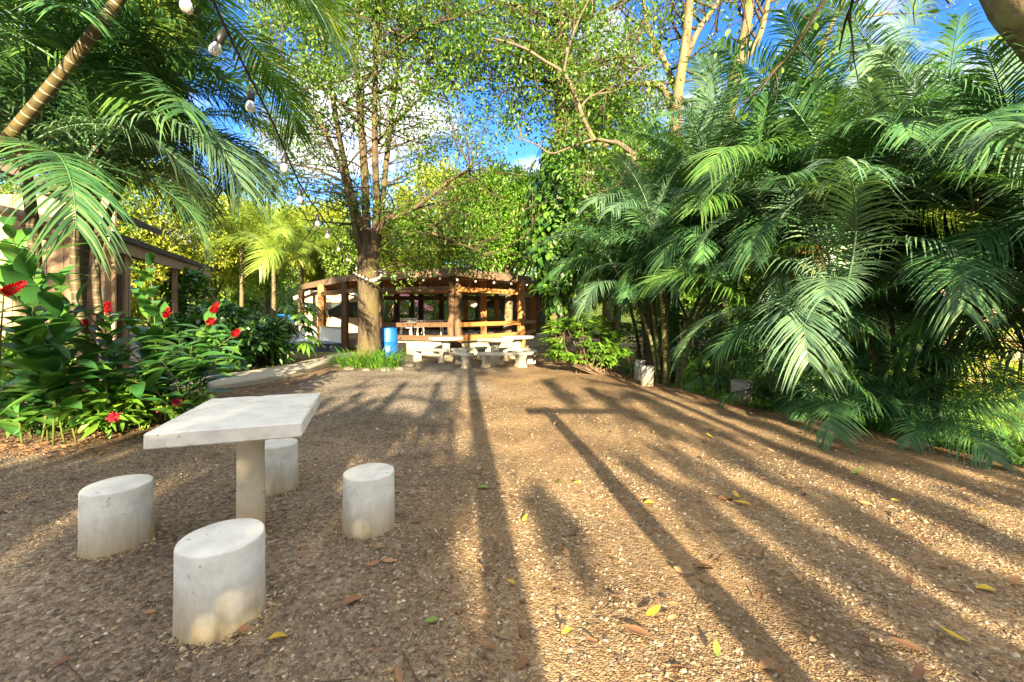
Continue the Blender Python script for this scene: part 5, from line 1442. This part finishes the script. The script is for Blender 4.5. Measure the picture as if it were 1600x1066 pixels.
for k, (px, py, L, mat, az, lab) in enumerate(leaves):
    g = G(px, py); o = bpy.data.objects.new('fallen_leaf', fl_mesh(mat, k % 3)); COL.objects.link(o)
    o.location = (g[0], g[1], gz(g[0], g[1]) + .022); o.rotation_euler = (.12 * math.sin(k * 2.1), .15 * math.cos(k * 1.7), az); o.scale = (L, L, L)
    tagp(o, lab, 'leaf', 'single fallen leaves on the gravel')

# ------------------------------------------------------------------ what stands behind the camera and throws the long shadows
SUN_E = math.radians(16.0)
AD = unit(np.array([-80 / F, 1.0, 0]))                # direction in which shadows run
SV = np.array([AD[1], -AD[0], 0])                      # across the shadows, positive right
def behind(v, b):                                      # v across, b metres back from the camera
    p = SV * v - AD * b; return np.array([p[0], p[1], gz(p[0], p[1])])
TE = math.tan(SUN_E)
def shade_tree(v, b, h, r, crowns, lab, seed, mat='olive_leaf', per=60, lsize=.2, strips=()):
    """trunk with leafy masses: (dv, z, radius, height, clumps)"""
    rng = np.random.default_rng(seed); p = behind(v, b)
    t = empty('roadside_tree', tuple(p), lab, 'tree', 'trees on the side of the sun')
    mb = MB(); q = spline([np.array([0, 0, -.2]), np.array([.0, 0, h * .5]), np.array([.06, 0, h])], 12)
    tube(mb, q, np.linspace(r * 1.1, r * .6, 12), 10, knot=.03, rng=rng)
    mc = MB(); ok = False
    for dv, z, R, hh, ncl in crowns:
        c = SV * dv + np.array([0, 0, z])
        cs = bush_leaves(rng, c, (R, R, hh), ncl, .3, per, LF_SMALL, lsize, mc); ok = True
        tube(mb, spline([np.array([0, 0, min(h, z) * .8]), c * [.5, .5, .95], c], 6), np.linspace(r * .5, .03, 6), 6)
        for cc in cs[::3]: tube(mb, np.array([c, (c + cc) / 2 + rng.normal(size=3) * .1, cc]), [.04, .025, .012], 5)
    for sv, sw, y0, y1 in strips:                      # drooping leafy sprays, one under the other
        ys_ = np.arange(y0, y1, sw / TE * .75); prev = None
        for y in ys_:
            c = SV * (sv - v + rng.normal() * sw * .3) + np.array([0, 0, (y + b) * TE - p[2]]) - AD * rng.normal() * .25
            n = int(26 * (sw / .15) ** 1.2); pos = c + rng.normal(size=(n, 3)) * sw * np.array([.55, .55, .5])
            scatter(mc, LF_SMALL, pos, rng.normal(size=(n, 3)) + [0, 0, -.6], rng.normal(size=(n, 3)) * .8 + [0, -1, .5], lsize * rng.uniform(.6, 1.2, n)); ok = True
            if prev is not None: tube(mb, np.array([prev, c]), [.012, .012], 4)
            prev = c
        tube(mb, spline([np.array([0, 0, h * .9]), prev * [.5, .5, .5] + np.array([0, 0, h * .5]), prev], 5), np.linspace(.05, .012, 5), 5)
    mb.build('trunk', 'grey_bark', t)
    if ok: mc.build('crown', mat, t)
BH = [
    # v, b, trunk h, r, crowns (dv, z, R, half height, clumps)
    (.24, 5.5, 7.0, .125, [(-.5, 8.2, 1.2, .8, 16)], 'slim straight tree whose trunk throws the broad shadow down the middle'),
    (-1.3, 13, 6.5, .13, [(.1, 4.5, 1.1, .6, 36), (-.2, 5.7, 1.2, .8, 7)], 'leafy tree behind the camera shading the square table'),
    (-3.4, 12, 6.0, .14, [(0, 4.2, 1.2, .6, 34), (-.3, 5.6, 1.3, .8, 11)], 'leafy tree left of the camera shading the left stools'),
    (-5.9, 14, 6.5, .15, [(0, 4.7, 1.5, .7, 32), (0, 6.6, 1.4, .8, 22)], 'leafy tree at far left behind the camera'),
    (-9.0, 15, 7.5, .15, [(0, 5.4, 1.8, 1.3, 40), (.8, 8.8, 1.9, 1.9, 70)], 'broad tree at the far left shading the planting bed'),
    (3.6, 12, 6.4, .12, [], 'tree right of the camera throwing thin streaks of shade', [(1.8, .1, 1.4, 3.7), (2.25, .15, 1.2, 4.4), (2.85, .12, 1.6, 4.6), (3.6, .15, 1.4, 4.4), (2.55, .14, 5.4, 8.0), (1.9, .1, 7.0, 9.5), (3.25, .15, 5.0, 7.5)]),
    (5.2, 11, 6.0, .12, [(1.2, 5.4, 1.0, 1.0, 20)], 'tree farther right shading the palms', [(4.45, .18, 1.4, 5.2), (5.0, .2, 2, 5.5), (4.1, .12, 4.6, 7), (4.6, .15, 6, 9)]),
    (-.55, 12, 6.2, .1, [], 'slender tree beside the straight one behind the camera', [(-.08, .17, .6, 4.3), (-.5, .24, .6, 3.9), (.66, .1, 2.6, 3.4), (-.35, .1, 5.5, 7.5), (-1.3, .3, 4.7, 6.7), (-1.95, .3, 4.9, 7.0)]),
    (7.4, 13, 8.0, .18, [(0, 5.6, 1.5, 1.8, 40)], 'leafy tree at far right behind the camera'),
    (10.5, 14, 8.0, .18, [(0, 7.6, 1.8, 1.4, 40)], 'broad tree on the bank at far right'),
    (-.2, 18, 7.0, .1, [(.5, 8.95, 1.5, .32, 24), (-2, 6.6, 1.5, .5, 6)], 'distant slim tree behind the camera with a sparse top'),
]
for k, e in enumerate(BH): shade_tree(*e[:6], 300 + k, strips=e[6] if len(e) > 6 else ())
pb_ = 3.2; p = behind(1.35, pb_)
t = empty('utility_pole', tuple(p), 'wooden pole with one crossarm standing behind the camera', 'pole')
hp = (6.35 + pb_) * TE
mb = MB(); tube(mb, [[0, 0, -.3], [0, 0, hp + .1]], [.1, .085], 12); mb.build('post', 'grey_bark', t)
mb = MB(); box(mb, (.5, .13, hp), (1.7, .09, .1), bev=.008); mb.build('crossarm', 'brown_wood', t)

# ------------------------------------------------------------------ light, sky, camera
sun = bpy.data.lights.new('sun', 'SUN'); sun.energy = 5.0; sun.angle = math.radians(.4); sun.color = (1.0, .82, .52)
so = bpy.data.objects.new('sun', sun); COL.objects.link(so)
to_sun = Vector((-AD[0] * math.cos(SUN_E), -AD[1] * math.cos(SUN_E), math.sin(SUN_E)))
so.rotation_euler = to_sun.to_track_quat('Z', 'Y').to_euler(); so.location = (0, -10, 20)

w = bpy.data.worlds.new('World'); SC.world = w; w.use_nodes = True
nt = w.node_tree; nt.nodes.clear()
out = nt.nodes.new('ShaderNodeOutputWorld'); bg = nt.nodes.new('ShaderNodeBackground'); nt.links.new(bg.outputs[0], out.inputs[0])
sky = nt.nodes.new('ShaderNodeTexSky'); sky.sky_type = 'NISHITA'; sky.sun_disc = False
sky.sun_elevation = SUN_E; sky.sun_rotation = math.atan2(to_sun.x, to_sun.y)
sky.air_density = 1.0; sky.dust_density = .4; sky.ozone_density = 3.0
hsv = nt.nodes.new('ShaderNodeHueSaturation'); hsv.inputs['Hue'].default_value = .52; hsv.inputs['Saturation'].default_value = 1.3; hsv.inputs['Value'].default_value = .82
nt.links.new(sky.outputs[0], hsv.inputs['Color'])
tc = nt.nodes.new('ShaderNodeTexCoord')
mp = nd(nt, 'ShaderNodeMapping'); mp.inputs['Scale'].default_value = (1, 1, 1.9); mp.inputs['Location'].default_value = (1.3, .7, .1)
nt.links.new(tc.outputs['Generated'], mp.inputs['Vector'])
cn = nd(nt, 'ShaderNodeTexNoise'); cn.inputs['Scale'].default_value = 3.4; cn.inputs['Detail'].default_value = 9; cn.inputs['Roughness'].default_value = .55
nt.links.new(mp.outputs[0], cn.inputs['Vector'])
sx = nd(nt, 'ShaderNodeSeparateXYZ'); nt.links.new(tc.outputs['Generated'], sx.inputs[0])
bz = nd(nt, 'ShaderNodeMapRange'); nt.links.new(sx.outputs['Z'], bz.inputs[0]); bz.inputs[1].default_value = .62; bz.inputs[2].default_value = .95; bz.inputs[4].default_value = .14  # extra out-of-view cloud, overhead and behind the camera, added as fill light
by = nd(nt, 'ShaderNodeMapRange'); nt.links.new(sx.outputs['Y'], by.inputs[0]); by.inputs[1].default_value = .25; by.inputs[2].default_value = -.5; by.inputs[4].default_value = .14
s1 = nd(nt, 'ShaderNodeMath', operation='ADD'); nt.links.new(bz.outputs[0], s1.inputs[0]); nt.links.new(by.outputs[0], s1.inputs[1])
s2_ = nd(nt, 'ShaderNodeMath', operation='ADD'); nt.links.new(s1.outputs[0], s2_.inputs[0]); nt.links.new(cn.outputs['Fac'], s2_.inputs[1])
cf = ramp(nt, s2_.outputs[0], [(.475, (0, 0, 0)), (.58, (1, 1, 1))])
cloudcol = mixc(nt, ramp(nt, s2_.outputs[0], [(.55, (0, 0, 0)), (.85, (1, 1, 1))]), (2.4, 2.4, 2.4), (3.9, 3.7, 3.4))  # thickest cloud made brighter and warmer to strengthen the added fill
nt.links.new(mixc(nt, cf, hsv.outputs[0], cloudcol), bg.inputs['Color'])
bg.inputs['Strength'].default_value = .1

cam = bpy.data.cameras.new('camera'); co = bpy.data.objects.new('camera', cam); COL.objects.link(co)
co.location = (0, 0, H); co.rotation_euler = (PI / 2, 0, 0)
cam.sensor_width = 36; cam.lens = 36 * F / 1600; cam.shift_y = (HY - 533) / 1600; cam.clip_start = .05; cam.clip_end = 500
SC.camera = co
SC.view_settings.view_transform = 'Standard'; SC.view_settings.look = 'None'; SC.view_settings.gamma = 1
SC.view_settings.use_curve_mapping = False; SC.view_settings.exposure = 2.7
SC.render.engine = 'CYCLES'
SC.cycles.max_bounces = 8; SC.cycles.diffuse_bounces = 4; SC.cycles.transmission_bounces = 4; SC.cycles.glossy_bounces = 3
SC.cycles.use_adaptive_sampling = True
SC.cycles.use_denoising = True
